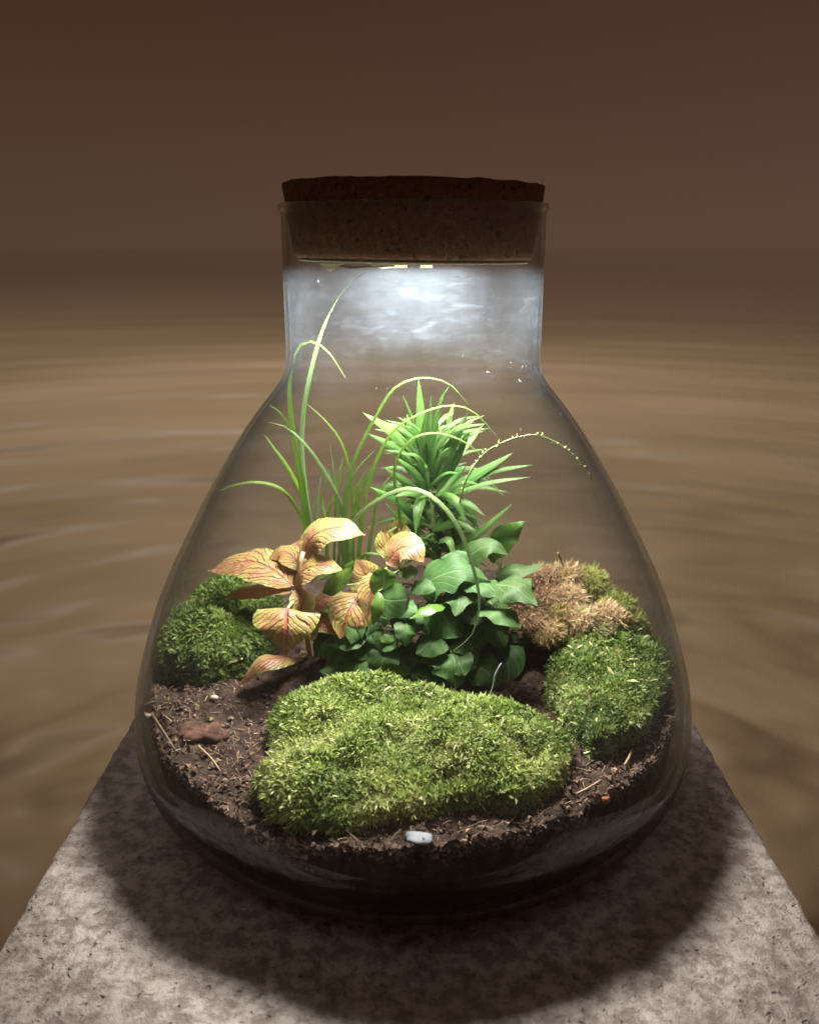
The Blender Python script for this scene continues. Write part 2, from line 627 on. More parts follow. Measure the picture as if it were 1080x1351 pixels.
# ------------------------------------------------------------------ pedestal
def build_pedestal():
    w, b = 14.5, .22
    prof = [(w - b, 0), (w - b * .3, -b * .3), (w, -b), (w, -34), ]
    V, Fc = [], []
    k = 0

    def ring(h, z):
        return [(-h, -h, z), (h, -h, z), (h, h, z), (-h, h, z)]
    # a gridded top so the surface can be a little uneven
    n = 120
    gx = np.linspace(-(w - b), w - b, n)
    X, Y = np.meshgrid(gx, gx)
    Z = .018 * fbm(X * 1.6, Y * 1.6, 4.0, 3) - .02
    Z[0, :] = Z[-1, :] = 0
    Z[:, 0] = Z[:, -1] = 0
    V = np.stack([X, Y, Z], -1).reshape(-1, 3).tolist()
    Fc = [(i * n + j, i * n + j + 1, (i + 1) * n + j + 1, (i + 1) * n + j) for i in range(n - 1) for j in range(n - 1)]
    edge = [j for j in range(n)] + [i * n + n - 1 for i in range(1, n)] + [(n - 1) * n + j for j in range(n - 2, -1, -1)] + [i * n for i in range(n - 2, 0, -1)]
    prev = edge
    for h, z in prof[1:]:
        s = h / (w - b)
        cur = []
        for e in edge:
            x, y, _ = V[e]
            chip = .05 * float(vnoise(x * 1.9, y * 1.9, z * .6)) if z > -5 else 0
            cur.append(len(V))
            V.append((x * s + chip * np.sign(x) * (abs(x) > w - b - .01), y * s + chip * np.sign(y) * (abs(y) > w - b - .01), z))
        m = len(edge)
        Fc += [(prev[i], cur[i], cur[(i + 1) % m], prev[(i + 1) % m]) for i in range(m)]
        prev = cur
    Fc.append(tuple(prev))
    o = part("pedestal", V, Fc, M_STONE)
    tag(o, "square pitted grey brown stone pedestal under the glass jar", "pedestal")


build_pedestal()

# ------------------------------------------------------------------ the jar
PZ = [0, .08, .25, .6, 1.2, 2.2, 3.4, 4.6, 6, 7.5, 9, 10.5, 12, 13.5, 15, 16, 16.8, 17.6, 18.2, 18.7, 19.3, 20.2, 22, 24.6]
PR = [8.6, 9.2, 9.75, 10.4, 11.05, 11.72, 12.05, 12.05, 11.85, 11.4, 10.90, 10.24, 9.45, 8.66, 7.76, 7.12, 6.56, 5.92, 5.36, 5.10, 5.06, 5.07, 5.07, 5.07]
zz = np.linspace(0, 1, 130) ** 1.25 * 24.6
_r = np.interp(zz, PZ, PR)
for _ in range(2):
    _r[2:-2] = (_r[:-4] + _r[1:-3] * 2 + _r[2:-2] * 3 + _r[3:-1] * 2 + _r[4:]) / 9


def r_out(z):
    return np.interp(z, zz, _r)


def wall(z):
    return np.interp(z, [0, 3, 8, 16, 20, 25], [.5, .34, .26, .22, .17, .15])


def r_in(z):
    return r_out(z) - wall(z)


outer = [(0.02, .15), (6.5, .12), (8.0, .0)] + [(r_out(z), z) for z in zz]
lip = [(5.08, 24.70), (5.13, 24.77), (5.17, 24.85), (5.17, 24.94), (5.13, 25.0), (5.08, 25.02), (5.0, 24.98), (4.94, 24.88)]
inner = [(r_in(z), z) for z in zz[::-1] if z > .95] + [(8.6, .80), (7.5, .72), (.02, .70)]
jv, jf = lathe(outer + lip + inner, 200)
jar = part("glass_jar", jv, jf, M_GLASS)
tag(jar, "clear pear shaped glass terrarium jar with wide belly and straight neck", "jar")


def inside(v, gap=.12):
    """Pulls points that would pierce the glass back to its inner face."""
    v = np.array(v, float)
    lim = r_in(v[:, 2]) - gap
    r = np.hypot(v[:, 0], v[:, 1])
    k = np.where(r > lim, lim / np.maximum(r, 1e-6), 1)
    v[:, :2] *= k[:, None]
    return v


# droplets and dust grains that cling to the inside of the glass
def build_droplets():
    ico = np.array([(0, 0, 1), (.894, 0, .447), (.276, .851, .447), (-.724, .526, .447), (-.724, -.526, .447), (.276, -.851, .447),
                    (.724, .526, -.447), (-.276, .851, -.447), (-.894, 0, -.447), (-.276, -.851, -.447), (.724, -.526, -.447), (0, 0, -1)])
    icf = [(0, 1, 2), (0, 2, 3), (0, 3, 4), (0, 4, 5), (0, 5, 1), (1, 6, 2), (2, 7, 3), (3, 8, 4), (4, 9, 5), (5, 10, 1), (6, 7, 2), (7, 8, 3), (8, 9, 4), (9, 10, 5), (10, 6, 1), (7, 6, 11), (8, 7, 11), (9, 8, 11), (10, 9, 11), (6, 10, 11)]
    mb = MB()
    for i in range(1700):
        k = rng.random()
        z = rng.normal(18.2, 1.9) if k < .62 else rng.uniform(6.5, 22.3)
        if not 6 < z < 22.3:
            continue
        a = rng.uniform(-np.pi, np.pi)
        s = .004 + .008 * rng.random() ** 3.0
        r = r_in(z) - s * .3
        c = np.array([r * math.cos(a), r * math.sin(a), z])
        n = unit([math.cos(a), math.sin(a), .3])
        p = ico * s * np.array([1, 1, rng.uniform(.9, 1.15)])
        p = p - np.outer(p @ n, n) * .5
        mb.add(p + c, icf)
    for i in range(16):                                 # little fibres stuck to the pane
        z, a = rng.normal(18.2, 2.0), rng.uniform(-np.pi, np.pi)
        z = min(z, 22)
        r = r_in(z) - .02
        L = rng.uniform(.05, .16)
        da, dz = rng.normal(0, 1), rng.normal(0, 1)
        q = math.hypot(da, dz)
        da, dz = da / q * L / r, dz / q * L
        mb.tube([(r * math.cos(a), r * math.sin(a), z), ((r_in(z + dz) - .02) * math.cos(a + da), (r_in(z + dz) - .02) * math.sin(a + da), z + dz)], .012, 4)
    m = mat_plain("droplet", (.50, .53, .56), .15, .6, (.40, .43, .46), trans=.4)
    tag(part("water_droplets", mb.v, mb.f, m, jar), kind="stuff")


build_droplets()

# ------------------------------------------------------------------ stopper and LED
def build_cork():
    prof = [(.02, 23.02)]
    prof += [(4.50, 23.02), (4.58, 23.08), (4.62, 23.2)]
    prof += [(4.62 + .36 * t, 23.2 + 2.3 * t) for t in np.linspace(.1, 1, 14)]
    prof += [(4.985, 25.60), (4.985, 25.665), (4.95, 25.69), (.02, 25.69)]
    v, f = lathe(prof, 150)
    a = np.arctan2(v[:, 1], v[:, 0])
    r = np.hypot(v[:, 0], v[:, 1])
    d = .018 * fbm(np.cos(a) * 9, np.sin(a) * 9, v[:, 2] * 2.2, 3)
    v[:, 0] += np.cos(a) * d * (r > 1)
    v[:, 1] += np.sin(a) * d * (r > 1)
    v[:, 2] += np.where(v[:, 2] > 25.4, .03 * fbm(v[:, 0] * 1.4, v[:, 1] * 1.4, 1.0, 3), 0)
    v[:, 2] -= (v[:, 0]) * math.tan(math.radians(.75)) + v[:, 1] * .004
    o = part("cork_stopper", v, f, M_CORK, origin=(0, 0, 23.0))
    tag(o, "dark brown cork stopper pushed into the neck of the jar", "stopper")


build_cork()


def build_led():
    t = thing("led_light", (0, 0, 23.0), "small LED strip light on a pale plate under the cork stopper", "light")
    cream = mat_plain("cream_plastic", (.58, .56, .42), .5, .4, (.50, .48, .35), trans=.25)
    chip = mat_emit("lit_chip", (1.0, .66, .24), 4.0)
    wire = mat_plain("clear_wire", (.16, .15, .10), .5, .2)
    v, f = lathe([(.02, 22.99), (4.40, 22.99), (4.46, 22.97), (4.44, 22.91), (.02, 22.91)], 90)
    v[:, 2] -= v[:, 0] * math.tan(math.radians(.75)) + .01
    part("backing_disc", v, f, cream, t)
    part("mounting_plate", *(lambda m: (m.v, m.f))(MB().box((.35, -.6, 22.84), (1.9, .55, .05)).box((1.9, -.5, 22.86), (.7, .5, .035))), cream, t)
    ring, _ = None, None
    for x0, w in ((-.48, .23), (.50, .22)):
        part("led_chip", *(lambda m: (m.v, m.f))(MB().box((x0, -.78, 22.75), (w, .16, .055))), chip, t)
    m = MB()
    for x, w in ((-3.05, .35), (-1.4, .22)):                 # loose corners of the tape
        m.add([(x - w, -3.0, 22.9), (x + w * 1.6, -2.8, 22.88), (x + .05, -3.15, 22.62 if x < -2 else 22.74), (x - w, -2.9, 22.9)], [(0, 1, 2), (0, 2, 1)])
    part("tape_flap", m.v, m.f, cream, t, smooth=False)
    m = MB()
    pts = spline([(-2.9, -2.6, 22.84), (-2.2, -2.4, 22.74), (-1.5, -1.9, 22.78), (-1.1, -1.3, 22.72), (-.75, -.8, 22.74)], 16)
    m.tube(pts, .045, 6)
    part("wire", m.v, m.f, wire, t)


build_led()

# ------------------------------------------------------------------ soil
AZ = np.radians([-180, -150, -120, -95, -74, -61, -46, -33, -27, -18, -11, -1, 7, 13, 22, 35, 52, 65, 90, 120, 150, 180])
AH = [6.0, 6.2, 6.2, 5.8, 5.45, 4.9, 4.85, 4.55, 4.32, 4.42, 4.5, 4.82, 4.97, 4.95, 4.97, 5.2, 5.2, 5.2, 5.6, 6.4, 6.4, 6.0]


def soil_z(x, y, rough=True):
    x, y = np.asarray(x, float), np.asarray(y, float)
    r = np.hypot(x, y) / 11.6
    az = np.arctan2(x, -y)
    edge = np.interp(az, AZ, AH) - .25
    mid = 5.2 + 1.0 * np.clip((y + 3) / 7, 0, 1)
    z = edge * r ** 2 + mid * (1 - r ** 2)
    z += 1.0 * np.exp(-(((x - 6.6) / 2.8) ** 2 + ((y - 3.6) / 2.6) ** 2))
    if rough:
        z = z + .10 * fbm(x * 1.1, y * 1.1, 0, 3) + .10 * fbm(x * 2.0, y * 2.0, 8.0, 2) + (.08 + .24 * np.clip((r - .88) * 9, 0, 1)) * fbm(x * 3.3, y * 3.3, 2.0, 2)
    return z


def build_soil():
    nr, na = 90, 260
    a = np.linspace(-np.pi, np.pi, na, endpoint=False)
    V = []
    for i in range(nr):
        q = max(i / (nr - 1), .002)
        rr = 11.62 * q
        x, y = rr * np.sin(a), -rr * np.cos(a)
        z = soil_z(x, y)
        lim = r_in(z) - .42
        gap = .20 + .24 * np.abs(np.sin(a))
        lim = lim + .42 - gap
        k = np.minimum(1, lim / rr)
        V.append(np.stack([x * k, y * k, z], -1))
    top = V[-1]
    ztop = top[:, 2]
    for s in np.linspace(0, 1, 22)[1:]:
        z = ztop * (1 - s) + .84 * s
        r = r_in(z) - (.20 + .24 * np.abs(np.sin(a))) - .12 * np.clip(fbm(np.sin(a) * 14, np.cos(a) * 14, z * 1.4, 3), 0, 1)
        if s == 1:
            r = r - .15
        V.append(np.stack([r * np.sin(a), -r * np.cos(a), z], -1))
    n = len(V)
    V = np.array(V).reshape(-1, 3)
    f = [(i * na + j, (i + 1) * na + j, (i + 1) * na + (j + 1) % na, i * na + (j + 1) % na) for i in range(n - 1) for j in range(na)]
    f.append(tuple((n - 1) * na + j for j in range(na))[::-1])
    f.append(tuple(range(na)))
    o = part("soil", V, f, M_SOIL, origin=(0, 0, .84))
    tag(o, "dark crumbly potting soil filling the bottom of the glass jar", "soil")
    # crumbs, fibres and straw bits lying on it
    mb, tint = MB(), []
    oc = np.array([(1, 0, 0), (-1, 0, 0), (0, 1, 0), (0, -1, 0), (0, 0, 1), (0, 0, -1)], float)
    of = [(0, 2, 4), (2, 1, 4), (1, 3, 4), (3, 0, 4), (2, 0, 5), (1, 2, 5), (3, 1, 5), (0, 3, 5)]
    for i in range(8000):
        az = rng.uniform(-np.pi, np.pi)
        r = 11.3 * math.sqrt(rng.random()) if rng.random() < .55 else rng.uniform(9.4, 11.35)
        x, y = r * math.sin(az), -r * math.cos(az)
        if y > 6:
            continue
        s = .03 + .14 * rng.random() ** 3.2
        z = float(soil_z(x, y)) + s * .25
        lim = float(r_in(z)) - s * .6 - .20 - .24 * abs(math.sin(az))
        if r > lim:
            x, y = x * lim / r, y * lim / r
        p = oc * s * rng.uniform(.5, 1.3, (6, 1)) @ np.linalg.qr(rng.normal(size=(3, 3)))[0]
        mb.add(p + (x, y, z), of)
        k = rng.random()
        c = np.array([.085, .056, .043]) * rng.uniform(.3, 1.6) if k < .86 else np.array([.22, .15, .10]) * rng.uniform(.6, 1.3)
        tint += [c] * 6
    for i in range(1500):
        az = rng.uniform(-2.1, 2.1)
        r = rng.uniform(7.5, 11.4)
        x, y = r * math.sin(az), -r * math.cos(az)
        z = float(soil_z(x, y)) + .05
        L = .10 + .55 * rng.random() ** 2
        d = rng.normal(size=3) * (1, 1, .6)
        d = d / np.linalg.norm(d) * L
        w = rng.uniform(.006, .017)
        mid = np.array([0, 0, rng.uniform(0, .07)])
        pts = inside(spline([np.array([x, y, z]) - d / 2, np.array([x, y, z]) + mid, np.array([x, y, z]) + d / 2], 4), .05)
        v, f = tube(pts, w, 4)
        mb.add(v, f)
        c = np.array([.26, .18, .12]) * rng.uniform(.45, 1.3) if rng.random() < .8 else np.array([.42, .36, .24])
        tint += [c] * len(v)
    for i in range(2600):                               # crumbs pressed against the pane
        az = rng.uniform(-1.9, 1.9)
        zt = float(soil_z(11.2 * math.sin(az), -11.2 * math.cos(az)))
        z = zt - abs(rng.normal(0, .22)) + rng.uniform(-.02, .08)
        s = .04 + .16 * rng.random() ** 2.5
        r = float(r_in(z)) - s * .5 - (.16 + .22 * abs(math.sin(az)))
        p = oc * s * rng.uniform(.5, 1.3, (6, 1)) @ np.linalg.qr(rng.normal(size=(3, 3)))[0]
        mb.add(p + (r * math.sin(az), -r * math.cos(az), z), of)
        tint += [np.array([.085, .056, .043]) * rng.uniform(.4, 1.7)] * 6
    tag(part("soil_crumbs", mb.v, mb.f, M_CRUMB, o, tint=np.array(tint), smooth=False), kind="stuff")
    return o


soil = build_soil()

# ------------------------------------------------------------------ moss
def poly_dist(px, py, poly):
    """Signed distance (positive inside) of points to a polygon."""
    P = np.asarray(poly, float)
    Q = np.roll(P, -1, 0)
    d = np.full(px.shape, 1e9)
    ins = np.zeros(px.shape, bool)
    for (ax, ay), (bx, by) in zip(P, Q):
        ex, ey = bx - ax, by - ay
        t = np.clip(((px - ax) * ex + (py - ay) * ey) / (ex * ex + ey * ey), 0, 1)
        d = np.minimum(d, np.hypot(px - ax - t * ex, py - ay - t * ey))
        c = ((ay > py) != (by > py)) & (px < (bx - ax) * (py - ay) / (by - ay + 1e-12) + ax)
        ins ^= c
    return np.where(ins, d, -d)


def smooth_poly(poly, n=60, jag=.12):
    P = np.asarray(poly, float)
    P = np.vstack([P, P[:1]])
    q = spline(np.c_[P, np.zeros(len(P))], n)[:-1, :2]
    k = np.arange(len(q))
    q += jag * np.stack([vnoise(k * .7, 3.3), vnoise(k * .7, 9.1)], -1)
    return q


def tufts(pos, axis, size, color, K=11, wid=.13, spread=(25, 95), tipc=1.45):
    """Star-like moss shoots, every one a spray of K pointed leaflets."""
    n = len(pos)
    ax = unit(axis)
    ref = np.where(np.abs(ax[:, 2:3]) < .9, [[0, 0, 1.]], [[1., 0, 0]])
    e1 = unit(np.cross(ax, ref))
    e2 = np.cross(ax, e1)
    al = np.radians(rng.uniform(spread[0], spread[1], (n, K)))
    ph = rng.uniform(0, 2 * np.pi, (n, K))
    L = size[:, None] * rng.uniform(.6, 1.15, (n, K))
    lat = np.cos(ph)[..., None] * e1[:, None] + np.sin(ph)[..., None] * e2[:, None]
    d = np.cos(al)[..., None] * ax[:, None] + np.sin(al)[..., None] * lat
    side = unit(np.cross(d, ax[:, None] + .01))
    base = pos[:, None] + ax[:, None] * (size[:, None, None] * rng.uniform(-.35, .35, (n, K, 1)))
    w = (wid * L)[..., None]
    mid = base + d * (L * .5)[..., None] + ax[:, None] * (L * .10)[..., None]
    tip = base + d * L[..., None] - ax[:, None] * (L * .05)[..., None]
    v = np.stack([base - side * w * .5, base + side * w * .5, mid + side * w, mid - side * w, tip], 2).reshape(-1, 3)
    m = n * K
    b = (np.arange(m) * 5)[:, None]
    quads = (b + [[0, 1, 2, 3]]).tolist()
    tris = (b + [[3, 2, 4]]).tolist()
    c = np.repeat(color[:, None], K, 1)[:, :, None] * rng.uniform(.8, 1.2, (n, K, 1, 1)) * np.array([.85, .85, 1.0, 1.0, tipc])[None, None, :, None]
    return v, quads + tris, c.reshape(-1, 3)


def moss_cushion(label, poly, height, n, palette, pale=.04, size=(.17, .34), edge=.9, lump=.42, hole=None, K=15, wid=.085, under=None):
    poly = smooth_poly(poly)
    lo, hi = poly.min(0) - .2, poly.max(0) + .2
    cx, cy = poly.mean(0)
    t = thing("moss_cushion", (cx, cy, float(soil_z(cx, cy, False))), label, "moss", "moss cushions in the terrarium")

    def hz(x, y):
        d = poly_dist(x, y, poly)
        q = np.clip(d / edge, 0, 1)
        h = height * np.sqrt(np.clip(1 - (1 - q) ** 2, 0, 1)) * (1 + .10 * np.clip(d - edge, 0, 2) / 2)
        h = h * (1 + lump * .6 * fbm(x * .55, y * .55, 6.0, 2)) + lump * .45 * fbm(x * 1.7, y * 1.7, 2.0, 2) * q
        if hole is not None:
            for hx, hy, hr, hd in hole:
                h = h - hd * np.exp(-((x - hx) ** 2 + (y - hy) ** 2) / hr ** 2)
        return soil_z(x, y, False) + np.maximum(h, 0) * (d > 0), d

    g = 70
    X, Y = np.meshgrid(np.linspace(lo[0], hi[0], g), np.linspace(lo[1], hi[1], g))
    Z, D = hz(X, Y)
    Z = np.where(D > 0, Z - .10, soil_z(X, Y, False) - .25)
    keep = D > -.25
    idx = -np.ones((g, g), int)
    idx[keep] = np.arange(keep.sum())
    V = inside(np.stack([X, Y, Z], -1)[keep], .1)
    f = [(idx[i, j], idx[i, j + 1], idx[i + 1, j + 1], idx[i + 1, j]) for i in range(g - 1) for j in range(g - 1)
         if keep[i, j] and keep[i, j + 1] and keep[i + 1, j] and keep[i + 1, j + 1]]
    f = [tuple(int(q) for q in t_) for t_ in f]
    part("moss_mat", V, f, mat_plain("moss_underlayer", (.030, .045, .010), .9, .1, (.05, .035, .015)), t)
    # shoots
    P = []
    while sum(len(p) for p in P) < n:
        q = rng.uniform(lo, hi, (4000, 2))
        d = poly_dist(q[:, 0], q[:, 1], poly)
        P.append(q[d > .0])
    P = np.vstack(P)[:n]
    z, d = hz(P[:, 0], P[:, 1])
    e = .08
    gx = (hz(P[:, 0] + e, P[:, 1])[0] - hz(P[:, 0] - e, P[:, 1])[0]) / (2 * e)
    gy = (hz(P[:, 0], P[:, 1] + e)[0] - hz(P[:, 0], P[:, 1] - e)[0]) / (2 * e)
    nrm = unit(np.stack([-np.clip(gx, -2.5, 2.5), -np.clip(gy, -2.5, 2.5), np.ones(n)], -1))
    # along the steep rim more shoots, hung at all heights
    m = n // 4
    k = rng.integers(0, len(poly), m)
    tt = rng.random((m, 1))
    E = poly[k] * (1 - tt) + poly[(k + 1) % len(poly)] * tt
    out = unit(E - [cx, cy])
    E = E - out * rng.uniform(.0, .35, (m, 1))
    ze = soil_z(E[:, 0], E[:, 1], False) + height * rng.uniform(.0, .6 if edge > 1 else .95, m)
    pos = np.vstack([np.c_[P, z], np.c_[E, ze]])
    ax = np.vstack([nrm, np.c_[out, rng.uniform(.2, 1.0, m)]])
    ax = unit(ax + rng.normal(0, .28, ax.shape) + [0, 0, .15])
    N = len(pos)
    pal = np.array(palette)
    sel = .5 + .5 * fbm(pos[:, 0] * .7, pos[:, 1] * .7, 11.0, 3) + rng.normal(0, .22, N)
    sel = np.clip(sel, 0, .999) * (len(pal) - 1)
    i0 = sel.astype(int)
    fr = (sel - i0)[:, None]
    col = pal[i0] * (1 - fr) + pal[np.minimum(i0 + 1, len(pal) - 1)] * fr
    col = col * rng.uniform(.65, 1.35, (N, 1))
    sz = rng.uniform(size[0], size[1], N) * (1 + .5 * fbm(pos[:, 0] * .9, pos[:, 1] * .9, 4.0, 2))
    v, f, c = tufts(pos, ax, sz, col, K, wid)
    # pale dry leaflets scattered between
    q = int(n * pale)
    w = rng.integers(0, N, q)
    v2, f2, c2 = tufts(pos[w] + nrm[rng.integers(0, n, q)] * .08, ax[w] + rng.normal(0, .5, (q, 3)), rng.uniform(.22, .46, q), np.array([[.42, .42, .20]]) * rng.uniform(.7, 1.25, (q, 1)), 1, .13, (10, 80), 1.0)
    f = f + [tuple(x + len(v) for x in y) for y in f2]
    v, c = np.vstack([v, v2]), np.vstack([c, c2])
    tag(part("moss_shoots", inside(v, .06), f, M_MOSS, t, tint=c), kind="stuff")
    return t


G = [(.11, .165, .030), (.18, .255, .050), (.25, .320, .080), (.33, .380, .120), (.40, .420, .170)]
moss_cushion("large bright green moss cushion at the front of the jar",
             [(-5.5, -8.5), (-4.9, -9.6), (-3.6, -10.25), (-1.8, -10.4), (-.6, -10.1), (.9, -9.9), (2.2, -9.6), (3.6, -9.8), (5.0, -8.9), (5.75, -7.3),
              (4.9, -5.2), (3.4, -4.2), (1.8, -3.7), (0, -3.0), (-2.2, -2.6), (-4.6, -3.2), (-5.6, -4.6), (-5.3, -6.6)],
             1.45, 9500, G, .10, edge=1.7, hole=[(1.2, -9.6, .8, .8), (4.1, -8.0, .55, .9), (-1.5, -10.1, .5, .5)])
moss_cushion("deep green moss cushion against the right side of the jar",
             [(5.6, -3.2), (6.2, -5.6), (7.0, -6.9), (8.3, -6.0), (9.4, -4.7), (10.6, -2.8), (11.1, -1.0), (10.6, 1.0), (9.2, 1.6), (7.4, .8), (6.2, -.8)],
             1.30, 5500, [(.065, .115, .020), (.110, .175, .032), (.155, .215, .046), (.22, .265, .080)], .12)
moss_cushion("dark green moss cushion against the left side of the jar",
             [(-11.6, 1.0), (-11.4, -.8), (-9.8, -1.5), (-8.0, -1.4), (-6.8, -.4), (-6.2, 1.4), (-6.4, 3.8), (-8.0, 5.0), (-10.0, 5.0), (-11.3, 3.2)],
             1.65, 5500, [(.045, .085, .014), (.080, .135, .024), (.120, .180, .034), (.170, .220, .060)], .05)


def build_sphagnum():
    t = thing("bog_moss", (6.6, 2.4, 6.6), "shaggy straw brown and yellow green bog moss heap at the right rear", "moss")
    lumps = [(690, 800, .6, 1.0, 0), (715, 765, 2.2, 1.1, 0), (745, 762, 2.6, 1.1, 1), (775, 770, 2.8, 1.2, 2), (790, 785, 2.6, .95, 2), (700, 822, .0, .9, 0),
             (735, 812, .6, 1.0, 1), (765, 820, .4, 1.1, 3), (800, 815, .7, 1.15, 3), (830, 820, 1.2, .85, 2), (750, 790, 1.4, 1.0, 3), (790, 832, .2, .9, 3), (815, 800, 1.6, .9, 2), (725, 790, 1.4, 1.0, 0), (722, 835, -.3, .8, 1)]
    pal = [(.33, .225, .135), (.38, .29, .14), (.26, .30, .075), (.54, .41, .25)]
    pos, ax, sz, col, core = [], [], [], [], MB()
    for px, py, y, r, k in lumps:
        c = at(px, py, y)
        m = int(520 * r)
        d = unit(rng.normal(size=(m, 3)) * (1, 1, .9) + (0, -.15, .25))
        pos.append(c + d * (np.array([1, .9, .7]) * r * .62) * rng.uniform(.75, 1.08, (m, 1)))
        ax.append(d + rng.normal(0, .45, d.shape))
        sz.append(rng.uniform(.22, .5, m))
        cc = np.array(pal[k]) * rng.uniform(.6, 1.35, (m, 1))
        other = rng.random((m, 1)) < .18
        cc = np.where(other, np.array(pal[int(rng.integers(0, 4))]) * .9, cc)
        col.append(cc)
        a = np.linspace(0, np.pi, 7)
        v, f = lathe(np.stack([np.sin(a) * r * .58 + .01, np.cos(a) * r * .46], -1), 12)
        core.add(v + c, f)
    # the brown litter the heap sits on
    part("litter_core", core.v, core.f, mat_plain("brown_litter", (.075, .045, .025), .9, .1, (.13, .08, .04), 200, .5), t)
    pos, ax, sz, col = map(np.vstack, (pos, ax, [s[:, None] for s in sz], col))
    v, f, c = tufts(pos, ax, sz[:, 0], col, 9, .035, (8, 75), 1.2)
    tag(part("moss_strands", inside(v, .06), f, M_MOSS, t, tint=c), kind="stuff")
    part("dry_sprig", *tube(spline([at(741, 760, 2.6), at(743, 748, 2.5), at(739, 738, 2.6), at(736, 729, 2.4)], 7), .05, 5), mat_plain("dry_sprig", (.20, .13, .05), .8, .2), t)


build_sphagnum()

# ------------------------------------------------------------------ leaves
def prof_lance(v):
    return np.sin(np.pi * np.clip(v, 0, 1) ** .75) ** .8


def prof_ovate(v):
    return np.interp(v, [0, .06, .18, .34, .5, .66, .8, .92, 1], [.10, .42, .82, 1, .97, .80, .52, .22, 0])


def prof_heart(v):
    return np.interp(v, [0, .05, .15, .3, .45, .6, .75, .88, 1], [.5, .84, .98, 1, .97, .88, .70, .42, 0])


def prof_round(v):
    return np.sqrt(np.clip(1 - (2 * np.clip(v, 0, 1) - 1) ** 2, 0, 1)) * .98 + .02


def prof_lobed(v):
    return np.interp(v, [0, .08, .2, .3, .4, .5, .6, .7, .85, 1], [.25, .8, 1.0, .80, .70, .92, .70, .42, .28, 0])


def prof_blade(v):
    return np.interp(v, [0, .1, .5, .8, 1], [.8, 1, .9, .55, .05])


def leaf_mesh(pts, width, prof, hint, cup=.25, n=14, cols=7, wave=.0, twist=0.0, seed=0.0, fold=0.0):
    p = spline(pts, n)
    T, side, nor = frames(p, hint)
    v = np.linspace(0, 1, n)
    a = np.radians(twist) * v
    s2 = side * np.cos(a)[:, None] + nor * np.sin(a)[:, None]
    n2 = nor * np.cos(a)[:, None] - side * np.sin(a)[:, None]
    u = np.linspace(-1, 1, cols)
    w = prof(v) * width * .5
    ww = w[:, None] * np.ones(cols)
    off = -cup * np.abs(u)[None] ** 1.6 * ww - fold * np.abs(u)[None] * ww
    if wave:
        off = off + wave * width * np.sin(v[:, None] * 17 + seed * 5 + u[None] * 1.3) * np.abs(u)[None] ** 2 + wave * width * .6 * vnoise(v[:, None] * 4 + seed, u[None] * 2 + seed)
    V = p[:, None] + s2[:, None] * (u[None] * ww)[..., None] + n2[:, None] * off[..., None]
    uv = np.stack(np.broadcast_arrays((u[None] + 1) / 2, v[:, None]), -1).reshape(-1, 2)
    f = [(i * cols + j, i * cols + j + 1, (i + 1) * cols + j + 1, (i + 1) * cols + j) for i in range(n - 1) for j in range(cols - 1)]
    return inside(V.reshape(-1, 3), .08), f, uv


def wcm(px, p):
    """Width in cm of px photo pixels at point p."""
    d = (p[1] + CAM_D) * math.cos(PITCH) - (p[2] - CAM_H) * math.sin(PITCH)
    return px * d / FPX


def leaf(parent, pts, wpx, prof, mat, hint=(0, -.55, .8), name="leaf", label=None, **kw):
    P = np.array([at(*q) for q in pts])
    v, f, uv = leaf_mesh(P, wcm(wpx, P[len(P) // 2]), prof, hint, **kw)
    o = part(name, v, f, mat, parent, origin=P[0], uv=uv)
    if label:
        o["label"] = label
    if name == "leaf" and parent.name in STEMS:            # the stalk that joins the leaf to the plant's stem
        B = inside(P[:1], .1)[0]
        Q = np.vstack(STEMS[parent.name])
        k = np.linalg.norm((Q - B) * (1, 1, 1.6) + (0, 0, .5), axis=1)
        A = Q[int(k.argmin())]
        d = np.linalg.norm(A - B)
        if d > .2:
            C = (A + B) / 2 + (0, 0, min(.35, .18 * d))
            part("petiole", *tube(inside(spline([A, C, B], 7), .1), np.linspace(.055, .035, 7), 5), PETIOLE[parent.name], o)
    return o


STEMS, PETIOLE = {}, {}


def stem(parent, pts, r0, r1, mat, name="stem"):
    P = spline([at(*q) for q in pts], 14)
    P = inside(P, .15)
    STEMS.setdefault(parent.name, []).append(P)
    PETIOLE[parent.name] = mat
    v, f = tube(P, np.linspace(r0, r1, len(P)), 7)
    return part(name, v, f, mat, parent)


FR = (0, -.75, .65)      # leaf faces the viewer and the lamp
UPH = (0, -.25, .97)

# ---- pink veined foliage plant
pk = thing("foliage_plant", at(405, 880, .2), "foliage plant with yellow and pink veined leaves left of centre", "plant")
stem(pk, [(412, 905, .4), (408, 860, .3), (402, 820, .1), (395, 780, 0), (396, 745, .1), (400, 728, .2)], .17, .10, M_PSTEM)
stem(pk, [(412, 880, .3), (440, 840, -.2), (462, 800, -.4), (500, 760, .1), (520, 740, .6)], .13, .07, M_PSTEM)
stem(pk, [(394, 790, -.1), (386, 795, -1.0), (379, 803, -1.9)], .08, .06, M_PSTEM)
PL = dict(cup=.10, wave=.04)
leaf(pk, [(384, 772, .0), (358, 752, .7), (325, 741, 1.5), (275, 754, 2.2)], 60, prof_ovate, M_PINK, (0, -.45, .9), **PL, seed=1)
leaf(pk, [(388, 768, .4), (378, 745, 1.2), (388, 725, 2.0), (400, 710, 2.4)], 47, prof_ovate, M_PINK, (-.5, -.7, .5), **PL, seed=2)
leaf(pk, [(398, 735, .3), (415, 707, .1), (445, 697, -.2), (482, 706, -.5)], 58, prof_ovate, M_PINK, (.1, -.45, .9), **PL, seed=3)
